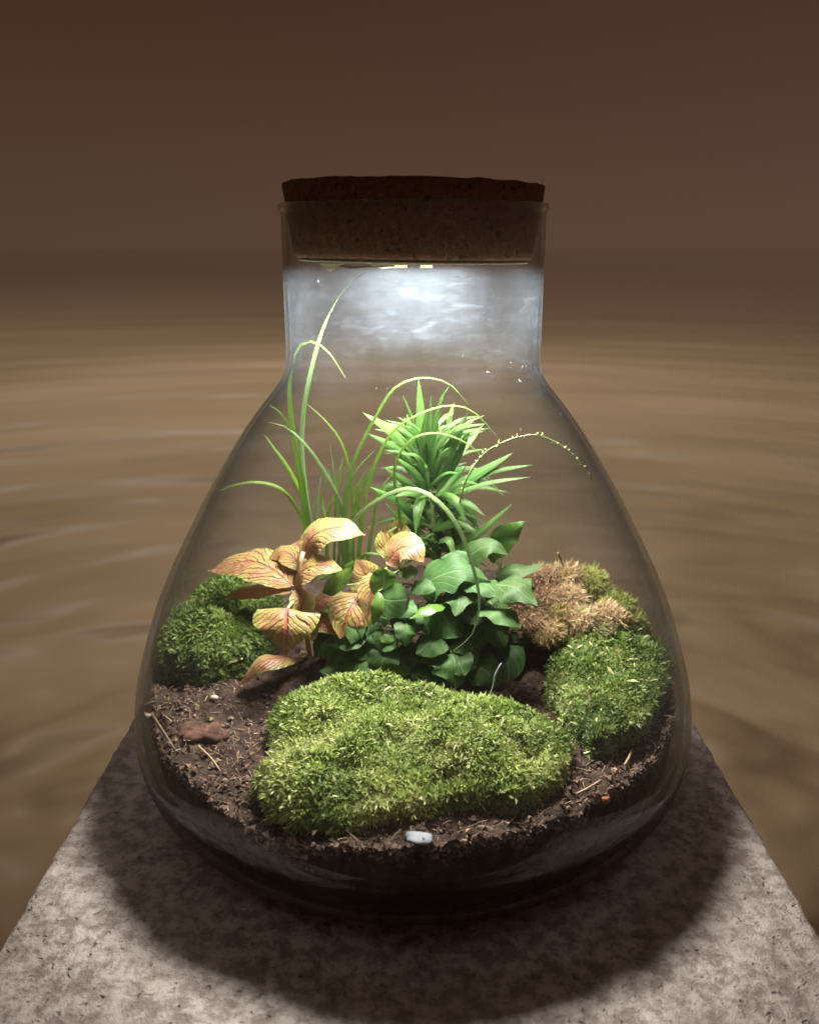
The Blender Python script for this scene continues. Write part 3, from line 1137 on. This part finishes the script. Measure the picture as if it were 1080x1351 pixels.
leaf(pk, [(388, 772, -.1), (402, 752, -.6), (425, 746, -1.0), (452, 752, -1.3)], 49, prof_ovate, M_PINK, (.1, -.5, .85), **PL, seed=4)
leaf(pk, [(384, 780, -.1), (355, 776, .8), (325, 780, 1.4), (290, 789, 1.8)], 40, prof_ovate, M_PINK, (0, -.3, .95), **PL, seed=5)
leaf(pk, [(379, 802, -1.9), (377, 808, -2.3), (377, 830, -2.8), (377, 864, -2.9)], 92, lambda v: np.interp(v, [0, .08, .2, .35, .55, .75, .9, 1], [.45, .86, 1, .97, .78, .48, .2, 0]), M_PINK, (0, -.9, .45), cup=.12, wave=.015, seed=6)
leaf(pk, [(478, 782, -.5), (468, 795, -1.1), (458, 815, -1.6), (448, 843, -1.9)], 67, prof_ovate, M_PINK, (-.2, -.85, .5), cup=.3, wave=.03, seed=7, twist=25)
leaf(pk, [(505, 758, -.4), (492, 775, -.9), (488, 795, -1.2), (484, 818, -1.4)], 38, prof_ovate, M_PINK, (.3, -.85, .4), cup=.25, wave=.03, seed=17)
leaf(pk, [(516, 742, .6), (520, 722, .9), (524, 703, 1.1), (527, 683, 1.2)], 54, prof_ovate, M_PINK, (.1, -.85, .5), **PL, seed=8)
leaf(pk, [(510, 742, .4), (528, 724, .0), (545, 725, -.4), (559, 742, -.7)], 58, prof_ovate, M_PINK, (.1, -.6, .75), **PL, seed=9)
leaf(pk, [(396, 776, -.1), (400, 790, -.7), (396, 805, -1.1), (388, 822, -1.3)], 38, prof_ovate, M_PINK, (.4, -.8, .4), **PL, seed=10)
leaf(pk, [(392, 868, -.8), (368, 868, -1.6), (340, 876, -2.1), (314, 908, -2.3)], 34, prof_ovate, M_PINK, (0, -.25, .95), cup=.3, wave=.02, seed=11)
leaf(pk, [(492, 790, .0), (486, 770, .1), (478, 752, .2), (468, 738, .3)], 49, prof_ovate, M_PINK, (.2, -.9, .3), **PL, seed=12)
leaf(pk, [(408, 800, -.1), (425, 790, -.5), (445, 790, -.8), (462, 800, -1.0)], 38, prof_ovate, M_PINK, (0, -.5, .8), **PL, seed=13)
leaf(pk, [(420, 838, -.2), (414, 828, -.7), (426, 822, -1.2), (446, 838, -1.5)], 40, prof_ovate, M_PINK, (0, -.6, .7), **PL, seed=14)
leaf(pk, [(398, 752, .4), (386, 735, .9), (372, 728, 1.3), (352, 738, 1.5)], 34, prof_ovate, M_PINK, (0, -.5, .8), **PL, seed=15)

# ---- grass tuft
gr = thing("grass_tuft", at(430, 760, 2.0), "tuft of long arching green grass blades behind the pink leaved plant", "grass")
GB = [
    ([(412, 760, 1.6), (405, 700, 1.4), (394, 620, 1.0), (383, 545, .6), (382, 495, .3), (390, 462, .1), (408, 450, -.1), (432, 463, -.5), (456, 499, -.9)], 9, M_GRASS),
    ([(414, 760, 1.8), (410, 700, 1.6), (399, 610, 1.4), (400, 545, 1.2), (410, 490, .6), (425, 435, -1.0), (446, 392, -2.8), (468, 368, -4.1), (487, 356, -4.4)], 8, M_GRASSP),
    ([(410, 760, 1.5), (408, 705, 1.3), (396, 620, .8), (380, 562, .3), (362, 538, 0), (345, 534, -.2)], 8, M_GRASS),
    ([(455, 760, 1.8), (453, 680, 1.4), (430, 627, 1.0), (404, 588, .6), (378, 564, .3), (354, 557, 0)], 8, M_GRASSP),
    ([(412, 760, 1.9), (405, 675, 1.5), (381, 620, 1.2), (362, 592, 1.0), (349, 574, .9)], 11, M_GRASS),
    ([(408, 760, 1.3), (404, 708, 1.0), (390, 670, .6), (370, 645, .3), (340, 636, .1), (305, 641, 0), (273, 656, -.2)], 7, M_GRASS),
    ([(466, 760, 1.6), (465, 690, 1.4), (463, 635, 1.2), (452, 588, 1.0), (432, 558, .8), (402, 530, .6)], 5, M_GRASS),
    ([(416, 760, 2.2), (417, 700, 2.2), (420, 647, 2.1), (428, 614, 2.0)], 7, M_GRASSP),
    ([(448, 760, 1.8), (446, 680, 1.7), (440, 624, 1.6), (435, 583, 1.5)], 5, M_GRASSP),
    ([(456, 760, 2.0), (455, 690, 1.8), (465, 630, 1.6), (500, 587, 1.3)], 5, M_GRASS),
    ([(458, 760, 2.2), (466, 680, 2.0), (482, 635, 1.8), (505, 595, 1.7)], 8, M_GRASS),
    ([(440, 760, 2.1), (442, 680, 2.0), (444, 630, 2.0), (461, 590, 1.9)], 4, M_GRASS),
    ([(452, 760, 1.0), (456, 650, .9), (470, 600, .8), (495, 550, .6), (520, 512, .4), (555, 498, .2), (592, 506, .1), (618, 534, 0)], 6, M_GRASS),
    ([(470, 760, 1.2), (486, 640, 1.0), (513, 576, .7), (545, 550, .4), (578, 537, .2), (600, 535, .1), (626, 544, 0), (660, 581, -.2)], 5, M_GRASS),
    ([(462, 730, .4), (465, 690, .2), (490, 665, -.4), (527, 646, -1.0), (554, 647, -1.5), (577, 661, -1.9), (598, 685, -2.3), (614, 718, -2.6), (628, 765, -2.9), (632, 800, -3.1), (622, 838, -3.2), (597, 859, -3.2)], 8, M_GRASSP),
    ([(530, 700, 1.0), (520, 620, .8), (540, 582, .5), (570, 571, .2), (600, 577, 0), (628, 594, -.2), (642, 617, -.3)], 5, M_GRASS),
    ([(428, 760, 2.2), (432, 700, 2.2), (425, 660, 2.2), (433, 630, 2.1)], 5, M_GRASS),
    ([(434, 760, 2.6), (430, 690, 2.6), (446, 640, 2.5), (452, 600, 2.4)], 6, M_GRASS),
    ([(470, 760, 2.4), (476, 690, 2.4), (470, 650, 2.3), (488, 610, 2.2)], 7, M_GRASS),
    ([(444, 760, 2.4), (452, 690, 2.3), (442, 650, 2.2), (430, 615, 2.1)], 6, M_GRASS),
    ([(480, 770, 2.0), (490, 700, 2.0), (500, 650, 1.9), (522, 620, 1.8)], 6, M_GRASS),
    ([(410, 765, 2.0), (412, 720, 1.9), (402, 670, 1.9), (392, 640, 1.8)], 8, M_GRASS),
    ([(420, 765, 1.4), (470, 740, 1.0), (486, 730, .7), (520, 735, .4)], 6, M_GRASS),
]
for i, (pts, w, m) in enumerate(GB):
    leaf(gr, pts, w * .86, prof_blade, m, (.2 * math.sin(i * 2.1), -.8, .55), "blade", n=26, cols=3, cup=.0, fold=.35, seed=i)

# ---- flower stalk
fs = thing("seed_stalk", at(600, 700, 2.0), "thin beaded seed stalk arching right out of the lance leaved plant", "stalk")
sp = spline([at(*q) for q in [(600, 700, 1.8), (612, 640, 1.0), (636, 601, .4), (660, 585, 0), (682, 577, -.2), (710, 574, -.4), (744, 590, -.6), (766, 612, -.8), (780, 632, -.9)]], 40)
part("stalk", *tube(inside(sp, .15), np.linspace(.045, .022, 40), 5), M_STEM, fs)
mb = MB()
for i in range(9, 39):
    p = sp[i] + rng.normal(0, .035, 3)
    mb.tube([p, p + rng.normal(0, .05, 3) + (0, 0, .04), p + rng.normal(0, .04, 3) + (0, 0, .09)], [.03, .04, .008], 5)
tag(part("seed_beads", inside(mb.v, .1), mb.f, mat_plain("seed_beads", (.25, .28, .10), .5, .3), fs), kind="stuff")

# ---- lance leaved plant in the middle
pm = thing("lance_leaved_plant", at(575, 800, 3.0), "tall plant with a spray of glossy narrow lance shaped leaves", "plant")
stem(pm, [(580, 815, 3.0), (576, 760, 2.9), (572, 700, 2.9), (568, 650, 2.9), (563, 600, 2.9)], .22, .12, M_STEM)
stem(pm, [(590, 810, 2.6), (596, 750, 2.5), (592, 700, 2.6), (588, 650, 2.7)], .15, .08, M_STEM)
LL = [  # base, middle, tip (each with depth), width
    ([(560, 640, 3), (556, 570, 3.2), (552, 498, 3.1)], 20), ([(566, 640, 2.8), (560, 590, 2.2), (563, 540, 1.8)], 23), ([(570, 645, 2.9), (590, 600, 2.2), (617, 544, 1.8)], 24),
    ([(572, 630, 3.2), (582, 585, 3.6), (599, 530, 4.0)], 19), ([(575, 650, 2.8), (602, 605, 2.4), (624, 553, 2.2)], 15), ([(560, 630, 2.9), (525, 575, 2.3), (478, 544, 1.7)], 28),
    ([(562, 640, 2.8), (525, 595, 2.0), (485, 572, 1.3)], 18), ([(567, 650, 2.7), (548, 625, 1.6), (520, 602, .8)], 19), ([(560, 655, 2.7), (535, 635, 1.7), (507, 617, .9)], 21),
    ([(569, 660, 2.8), (620, 630, 2.0), (677, 597, 1.2)], 21), ([(575, 660, 2.8), (640, 625, 1.7), (704, 613, .8)], 12), ([(575, 662, 2.7), (640, 638, 1.4), (701, 629, .6)], 10),
    ([(580, 655, 2.8), (635, 632, 2.0), (666, 656, 1.4)], 10), ([(580, 670, 2.6), (612, 662, 1.8), (640, 681, 1.2)], 13), ([(590, 735, 2.2), (635, 700, 1.2), (676, 664, .5)], 16),
    ([(562, 700, 2.6), (530, 665, 1.5), (488, 642, .7)], 20), ([(562, 705, 2.6), (535, 690, 1.6), (508, 664, 1.0)], 18), ([(572, 620, 3.3), (610, 590, 3.8), (637, 560, 4.2)], 17),
    ([(556, 610, 2.9), (546, 560, 2.5), (531, 520, 2.2)], 8), ([(568, 640, 2.9), (576, 590, 2.6), (577, 545, 2.5)], 11), ([(560, 650, 2.7), (552, 670, 1.4), (548, 705, .9)], 19),
    ([(575, 650, 2.7), (600, 660, 1.4), (614, 690, .9)], 18), ([(572, 655, 2.7), (590, 640, 1.2), (615, 615, .3)], 20), ([(565, 660, 2.7), (545, 650, 1.3), (520, 655, .4)], 16),
    ([(570, 700, 2.8), (600, 690, 1.8), (628, 700, 1.2)], 16), ([(565, 660, 3.2), (520, 640, 3.8), (500, 655, 4.0)], 24), ([(568, 690, 3.2), (530, 680, 3.6), (512, 705, 3.8)], 24),
    ([(575, 680, 3.2), (612, 672, 3.6), (632, 700, 3.8)], 22), ([(560, 620, 2.9), (530, 590, 2.7), (500, 590, 2.4)], 15), ([(562, 600, 3.0), (545, 575, 3.0), (536, 545, 3.0)], 16),
    ([(575, 715, 2.7), (592, 712, 1.6), (600, 742, 1.1)], 16), ([(568, 720, 2.6), (548, 715, 1.5), (540, 742, 1.0)], 15), ([(572, 640, 3.0), (605, 620, 2.8), (648, 622, 2.4)], 13),
]
prng = random.Random(11)
for i in range(112):                       # narrow leaves all up the stems make the spray dense and feathery
    k = i / 111.0
    by = 588 + 160 * k + prng.uniform(-6, 6)
    bx = 563 + 14 * k + prng.uniform(-8, 12)
    a = math.radians(prng.uniform(-172, -8) if k > .3 else prng.uniform(-152, -28)) if k < .55 else math.radians(prng.choice((prng.uniform(-190, -120), prng.uniform(-62, 12))))
    ln = prng.uniform(58, 112) * (1 - .35 * k)
    dep = prng.uniform(-2.4, 1.8)
    tx, ty = bx + ln * math.cos(a), by + ln * .85 * math.sin(a) + 10 * k
    LL.append(([(bx, by, 2.8), (bx + (tx - bx) * .52, by + (ty - by) * .6 - 5 - 6 * k, 2.8 + dep * .55), (tx, ty + 4, 2.8 + dep)], prng.uniform(6.5, 10.5)))
for i, (pts, w) in enumerate(LL):
    leaf(pm, pts, w * .74, prof_lance, M_PALM, (.15 * math.sin(i * 1.7), -.75, .6), n=12, cols=5, cup=.0, fold=.28, seed=i, twist=14 * math.sin(i * 2.3))

# ---- glossy round leaved creeper
iv = thing("round_leaved_creeper", at(560, 890, -.5), "glossy dark green creeper with rounded leaves in front of the lance leaved plant", "plant")
stem(iv, [(560, 905, -.4), (545, 860, -.8), (525, 810, -.9), (512, 770, -.6)], .09, .06, M_STEM)
stem(iv, [(560, 905, -.2), (585, 850, -.2), (600, 800, .0), (610, 770, .2)], .09, .06, M_STEM)
stem(iv, [(575, 905, -.3), (630, 850, .2), (650, 810, .6), (655, 770, 1.0), (662, 730, 1.2)], .09, .06, M_STEM)
stem(iv, [(550, 905, -.6), (510, 880, -1.2), (480, 870, -1.3)], .08, .05, M_STEM)
RL = [  # points, width, profile, material, hint, cup
    ([(512, 790, -1.0), (506, 770, -1.2), (508, 748, -1.1)], 44, prof_round, M_IVYB, (-.1, -.8, .5), .15),
    ([(497, 788, -1.2), (516, 792, -1.6), (541, 790, -1.7)], 50, prof_round, M_IVY, (.1, -.85, .5), .12),
    ([(499, 775, -1.3), (497, 800, -1.9), (491, 832, -2.0)], 25, prof_ovate, M_IVYB, (-.2, -.9, .3), .2),
    ([(426, 780, -.9), (445, 766, -1.2), (466, 748, -1.3)], 30, prof_ovate, M_IVYB, (-.3, -.7, .6), .2),
    ([(536, 816, -1.6), (536, 834, -2.2), (534, 858, -2.4)], 42, prof_heart, M_IVY, (.05, -.8, .6), .3),
    ([(514, 850, -1.8), (505, 870, -2.3), (500, 894, -2.4)], 44, prof_round, M_IVY, (-.15, -.8, .55), .2),
    ([(585, 838, -1.4), (566, 848, -2.0), (545, 866, -2.3)], 52, prof_heart, M_IVY, (-.2, -.75, .6), .25),
    ([(595, 860, -1.8), (600, 880, -2.4), (602, 912, -2.7)], 80, prof_lobed, M_IVY, (.05, -.85, .5), .2),
    ([(552, 772, .1), (582, 758, -.5), (610, 752, -.8), (650, 768, -1.0)], 76, prof_lobed, M_IVY, (.05, -.7, .75), .15),
    ([(585, 770, .3), (590, 755, .0), (605, 738, .1), (622, 724, .3)], 56, prof_heart, M_IVY, (0, -.75, .65), .15),
    ([(586, 796, -1.0), (565, 802, -1.6), (541, 816, -1.9)], 24, prof_ovate, M_IVYB, (-.2, -.2, .95), .3),
    ([(668, 790, .3), (652, 805, -.3), (634, 822, -.6)], 52, prof_heart, M_IVY, (-.1, -.75, .65), .2),
    ([(478, 862, -1.4), (470, 880, -2.0), (462, 904, -2.2)], 56, prof_round, M_IVY, (-.2, -.75, .6), .2),
    ([(640, 850, .1), (662, 870, -.5), (690, 892, -.8)], 44, prof_ovate, M_IVY, (.2, -.75, .6), .2),
    ([(648, 745, 1.2), (660, 720, 1.0), (672, 703, .8), (694, 686, .7)], 44, prof_ovate, M_IVYB, (.2, -.8, .5), .2),
    ([(652, 762, .9), (672, 752, .5), (695, 752, .2), (722, 742, .1)], 34, prof_lobed, M_IVY, (0, -.4, .9), .2),
    ([(655, 790, .9), (675, 775, .5), (692, 770, .3), (712, 778, .1)], 58, prof_lobed, M_IVY, (.1, -.7, .7), .15),
    ([(612, 740, .8), (636, 722, .4), (655, 722, .2), (672, 735, .1)], 40, prof_lobed, M_IVY, (.1, -.6, .75), .2),
    ([(540, 770, -.3), (556, 772, -.8), (580, 780, -1.1)], 36, prof_heart, M_IVY, (0, -.6, .75), .2),
    ([(560, 800, -.6), (585, 815, -1.2), (610, 840, -1.6)], 60, prof_heart, M_IVY, (.1, -.7, .65), .2),
    ([(610, 800, -.2), (630, 835, -.8), (640, 865, -1.0)], 60, prof_heart, M_IVY, (.1, -.8, .55), .2),
    ([(560, 850, -1.0), (545, 880, -1.8), (540, 905, -2.1)], 60, prof_heart, M_IVY, (-.1, -.8, .55), .2),
    ([(480, 830, -1.0), (462, 838, -1.5), (440, 850, -1.8)], 46, prof_round, M_IVY, (-.2, -.7, .65), .2),
    ([(520, 830, -1.3), (512, 838, -1.9), (500, 850, -2.2)], 30, prof_heart, M_IVYB, (-.1, -.7, .6), .2),
    ([(540, 870, -1.6), (526, 880, -2.2), (514, 898, -2.4)], 32, prof_ovate, M_IVYB, (.1, -.6, .7), .25),
    ([(700, 850, .2), (690, 830, .0), (672, 850, -.3)], 44, prof_heart, M_IVY, (.1, -.7, .6), .2),
    ([(652, 772, -1.0), (678, 775, -2.0), (708, 800, -2.9)], 66, prof_lobed, M_IVY, (.1, -.4, .9), .2),
    ([(640, 800, -1.2), (662, 806, -2.2), (690, 832, -3.0)], 62, prof_heart, M_IVY, (.1, -.4, .9), .2),
    ([(470, 850, -.8), (452, 862, -1.4), (436, 890, -1.8)], 58, prof_heart, M_IVY, (-.1, -.6, .75), .2),
    ([(490, 840, -.6), (478, 846, -1.2), (462, 870, -1.8)], 52, prof_round, M_IVY, (0, -.6, .75), .2),
    ([(450, 830, -.2), (430, 846, -.8), (412, 872, -1.2)], 52, prof_heart, M_IVY, (-.2, -.6, .75), .2),
    ([(500, 860, -1.0), (520, 876, -1.8), (530, 905, -2.1)], 54, prof_heart, M_IVY, (.1, -.7, .65), .2),
    ([(520, 800, -.8), (532, 800, -1.4), (556, 812, -1.8)], 46, prof_heart, M_IVY, (.1, -.5, .85), .2),
    ([(430, 800, .4), (446, 806, -.2), (470, 830, -.6)], 50, prof_heart, M_IVY, (0, -.55, .8), .2),
    ([(640, 800, .4), (655, 830, -.6), (668, 862, -1.0)], 62, prof_heart, M_IVY, (.2, -.75, .6), .2),
    ([(648, 840, .4), (668, 868, -.8), (672, 905, -1.6)], 60, prof_heart, M_IVY, (.1, -.85, .5), .2),
    ([(610, 870, -1.2), (640, 885, -1.9), (660, 908, -2.2)], 56, prof_heart, M_IVY, (.2, -.8, .5), .2),
    ([(600, 820, -.8), (622, 850, -1.7), (628, 890, -2.0)], 70, prof_lobed, M_IVY, (.1, -.8, .5), .2),
    ([(570, 880, -1.5), (566, 895, -2.2), (556, 918, -2.4)], 56, prof_heart, M_IVY, (0, -.8, .5), .2),
    ([(480, 880, -1.5), (484, 890, -2.1), (488, 912, -2.3)], 50, prof_heart, M_IVY, (0, -.8, .5), .2),
    ([(440, 870, -1.2), (444, 880, -1.8), (446, 905, -2.1)], 46, prof_heart, M_IVY, (0, -.8, .5), .2),
    ([(610, 760, .2), (640, 770, -1.2), (668, 790, -2.0)], 64, prof_heart, M_IVY, (0, -.35, .9), .2),
    ([(600, 770, .0), (606, 790, -1.4), (600, 815, -2.2)], 64, prof_lobed, M_IVY, (0, -.45, .9), .2),
    ([(680, 800, .8), (700, 806, .2), (720, 830, -.1)], 50, prof_heart, M_IVY, (0, -.6, .75), .2),
    ([(524, 752, .0), (536, 752, -.4), (552, 760, -.7)], 30, prof_round, M_IVY, (0, -.7, .65), .2),
]
irng = random.Random(5)
for i in range(26):                                       # inner leaves that close the clump
    px, py = irng.uniform(440, 650), irng.uniform(765, 885)
    if px < 500 and py < 800:
        py += 40
    y0 = irng.uniform(-.6, 1.6) - (py - 765) / 90
    a = irng.uniform(-.9, .9)
    ln = irng.uniform(26, 42)
    RL.append(([(px, py, y0), (px + ln * .5 * math.sin(a), py + ln * .25, y0 - .6), (px + ln * math.sin(a), py + ln * .8, y0 - 1.0)],
               irng.uniform(32, 50), irng.choice((prof_heart, prof_round, prof_heart)), M_IVY, (irng.uniform(-.3, .3), -.75, irng.uniform(.3, .8)), .2))
for i, (pts, w, pr, m, h, cup) in enumerate(RL):
    mid = np.mean(np.array(pts, float), axis=0)
    q = .90 + .14 * math.sin(i * 2.7)                     # leaf sizes vary
    pts = [tuple(mid + (np.array(p_) - mid) * q) for p_ in pts]
    w = w * q
    h = (h[0] + .25 * math.sin(i * 1.9), h[1], h[2] + .2 * math.cos(i * 2.3))
    leaf(iv, pts, w, pr, m, h, n=14, cols=7, cup=cup, wave=.04, seed=i * 1.3 + 20)

# ------------------------------------------------------------------ small things on the soil
def chunk(name, c, half, mat, label, cat, seed, rot=0.0, tilt=0.0, n=(12, 8)):
    a = np.linspace(0, np.pi, n[1])
    v, f = lathe(np.stack([np.sin(a) + .01, np.cos(a)], -1), n[0])
    v = np.sign(v) * np.abs(v) ** .75
    v = v * (1 + .24 * fbm(v[:, 0] * 1.6 + seed, v[:, 1] * 1.6, v[:, 2] * 1.6 + seed, 3)[:, None]) * np.array(half)
    ct, st = math.cos(tilt), math.sin(tilt)
    v = v @ np.array([[1, 0, 0], [0, ct, -st], [0, st, ct]]).T
    cr, sr = math.cos(rot), math.sin(rot)
    v = v @ np.array([[cr, -sr, 0], [sr, cr, 0], [0, 0, 1]]).T + np.array(c)
    return tag(part(name, inside(v, .04), f, mat, origin=c), label, cat)


def on_soil(px, py, lift):
    p = at_z(px, py, 4.9)
    for _ in range(6):
        p = at_z(px, py, float(soil_z(p[0], p[1])) + lift)
    return p


def build_bark():
    c = on_soil(264, 967, .10)
    out = np.array([(-1.25, .05), (-1.0, .42), (-.5, .58), (-.1, .50), (.35, .66), (.8, .42), (1.22, .18), (1.3, -.12), (.85, -.42), (.4, -.38), (.1, -.60), (-.45, -.52), (-.9, -.30)])
    out = spline(np.c_[np.vstack([out, out[:1]]), np.zeros(len(out) + 1)], 46)[:-1, :2]
    k = np.arange(len(out))
    out += .07 * np.stack([vnoise(k * .9, 2.0), vnoise(k * .9, 8.0)], -1)
    rot = -.42
    R2 = np.array([[math.cos(rot), -math.sin(rot)], [math.sin(rot), math.cos(rot)]])
    V, nq = [], len(out)
    for sc, z in ((.90, -.12), (1.0, -.02), (.985, .09), (.80, .15), (.55, .17), (.28, .17), (.05, .16)):
        q = out * sc
        h = z + (.06 * vnoise(q[:, 0] * 1.2, q[:, 1] * 7.0, 3.0) + .035 * vnoise(q[:, 0] * 3, q[:, 1] * 13, 1.0)) * (z > 0) + .10 * q[:, 0]*.5 + .12 * q[:, 1]
        q = q @ R2.T
        V.append(np.c_[q, h])
    V = np.vstack(V) + c
    f = [(a * nq + b, a * nq + (b + 1) % nq, (a + 1) * nq + (b + 1) % nq, (a + 1) * nq + b) for a in range(6) for b in range(nq)]
    f += [tuple(range(nq))[::-1], tuple(6 * nq + b for b in range(nq))]
    o = part("bark_chip", inside(V, .3), f, mat_plain("red_bark", (.125, .066, .048), .9, .1, (.045, .026, .020), 200, 1.0), origin=c)
    tag(o, "flat reddish brown bark chip lying on the soil at the left", "bark chip")


build_bark()
chunk("pebble", on_soil(553, 1106, .10), (.44, .25, .075), mat_plain("white_pebble", (.15, .165, .19), .6, .3, (.10, .11, .13), 150),
      "smooth pale grey pebble in front of the front moss cushion", "pebble", 9.0, -.05, .2, (24, 14))
chunk("orange_crumb", on_soil(799, 1056, .10), (.14, .10, .12), mat_plain("orange_crumb", (.26, .085, .025), .7, .2),
      "tiny orange crumb lying on the soil at the right front", "crumb", 5.0)
chunk("white_grain", on_soil(282, 921, .12), (.16, .13, .12), mat_plain("white_grain", (.42, .38, .30), .7, .2),
      "small off white grain on dark soil below the left moss cushion", "pebble", 6.0)
chunk("cream_chip", on_soil(190, 945, .12), (.28, .14, .10), mat_plain("cream_chip", (.36, .27, .19), .8, .2),
      "cream coloured wood chip against the glass at the far left", "wood chip", 7.0, .4)


def twig(name, pts, r, mat, label, cat="twig"):
    P = inside(spline(pts, 12), .06)
    v, f = tube(P, np.linspace(r, r * .6, 12) * (1 + .2 * vnoise(np.arange(12) * 1.3, 5.0)), 6)
    return tag(part(name, v, f, mat, origin=P[0]), label, cat)


M_TW = mat_plain("dry_twig", (.17, .115, .08), .8, .2, (.10, .065, .045), 200)
M_STRAW = mat_plain("straw", (.40, .30, .19), .7, .2, (.30, .21, .13), 200)
twig("twig", [on_soil(200, 942, .12), on_soil(213, 962, .2), on_soil(231, 990, .12)], .07, M_TW, "dark bent twig lying on soil between glass and bark chip")
twig("straw", [on_soil(262, 985, .1), on_soil(278, 1000, .16), on_soil(291, 1018, .08)], .045, M_STRAW, "thin pale straw on the soil below the bark chip", "straw")
twig("straw", [on_soil(824, 1010, .1), on_soil(829, 1000, .3), on_soil(833, 990, .35)], .06, M_STRAW, "short pale straw standing in soil below the right moss cushion", "straw")
twig("straw", [on_soil(760, 1048, .12), on_soil(775, 1040, .2), on_soil(793, 1029, .12)], .045, M_STRAW, "pale straw lying on soil right of the front moss cushion", "straw")
twig("twig", [on_soil(383, 1098, .15), on_soil(389, 1108, .2), on_soil(390, 1117, .05)], .05, M_TW, "tiny dark twig under the left front edge of the large moss cushion")
twig("fibre", [at(643, 927, -3.6), at(650, 905, -3.8), at(653, 890, -3.9), at(661, 875, -3.9)], .038, mat_plain("pale_fibre", (.42, .42, .55), .5, .4),
     "thin pale lilac fibre standing up behind the front moss cushion", "fibre")
twig("fibre", [at(753, 941, -3.4), at(760, 930, -3.4), at(766, 920, -3.3)], .035, mat_plain("blue_fibre", (.32, .42, .50), .5, .4),
     "thin bluish fibre lying on the right moss cushion", "fibre")
twig("red_fragment", [at(257, 852, -.1), at(266, 849, -.1), at(279, 851, -.1)], .09, mat_plain("red_fragment", (.36, .14, .09), .6, .3, (.45, .30, .2)),
     "small reddish leaf fragment lying on the left moss cushion", "leaf fragment")
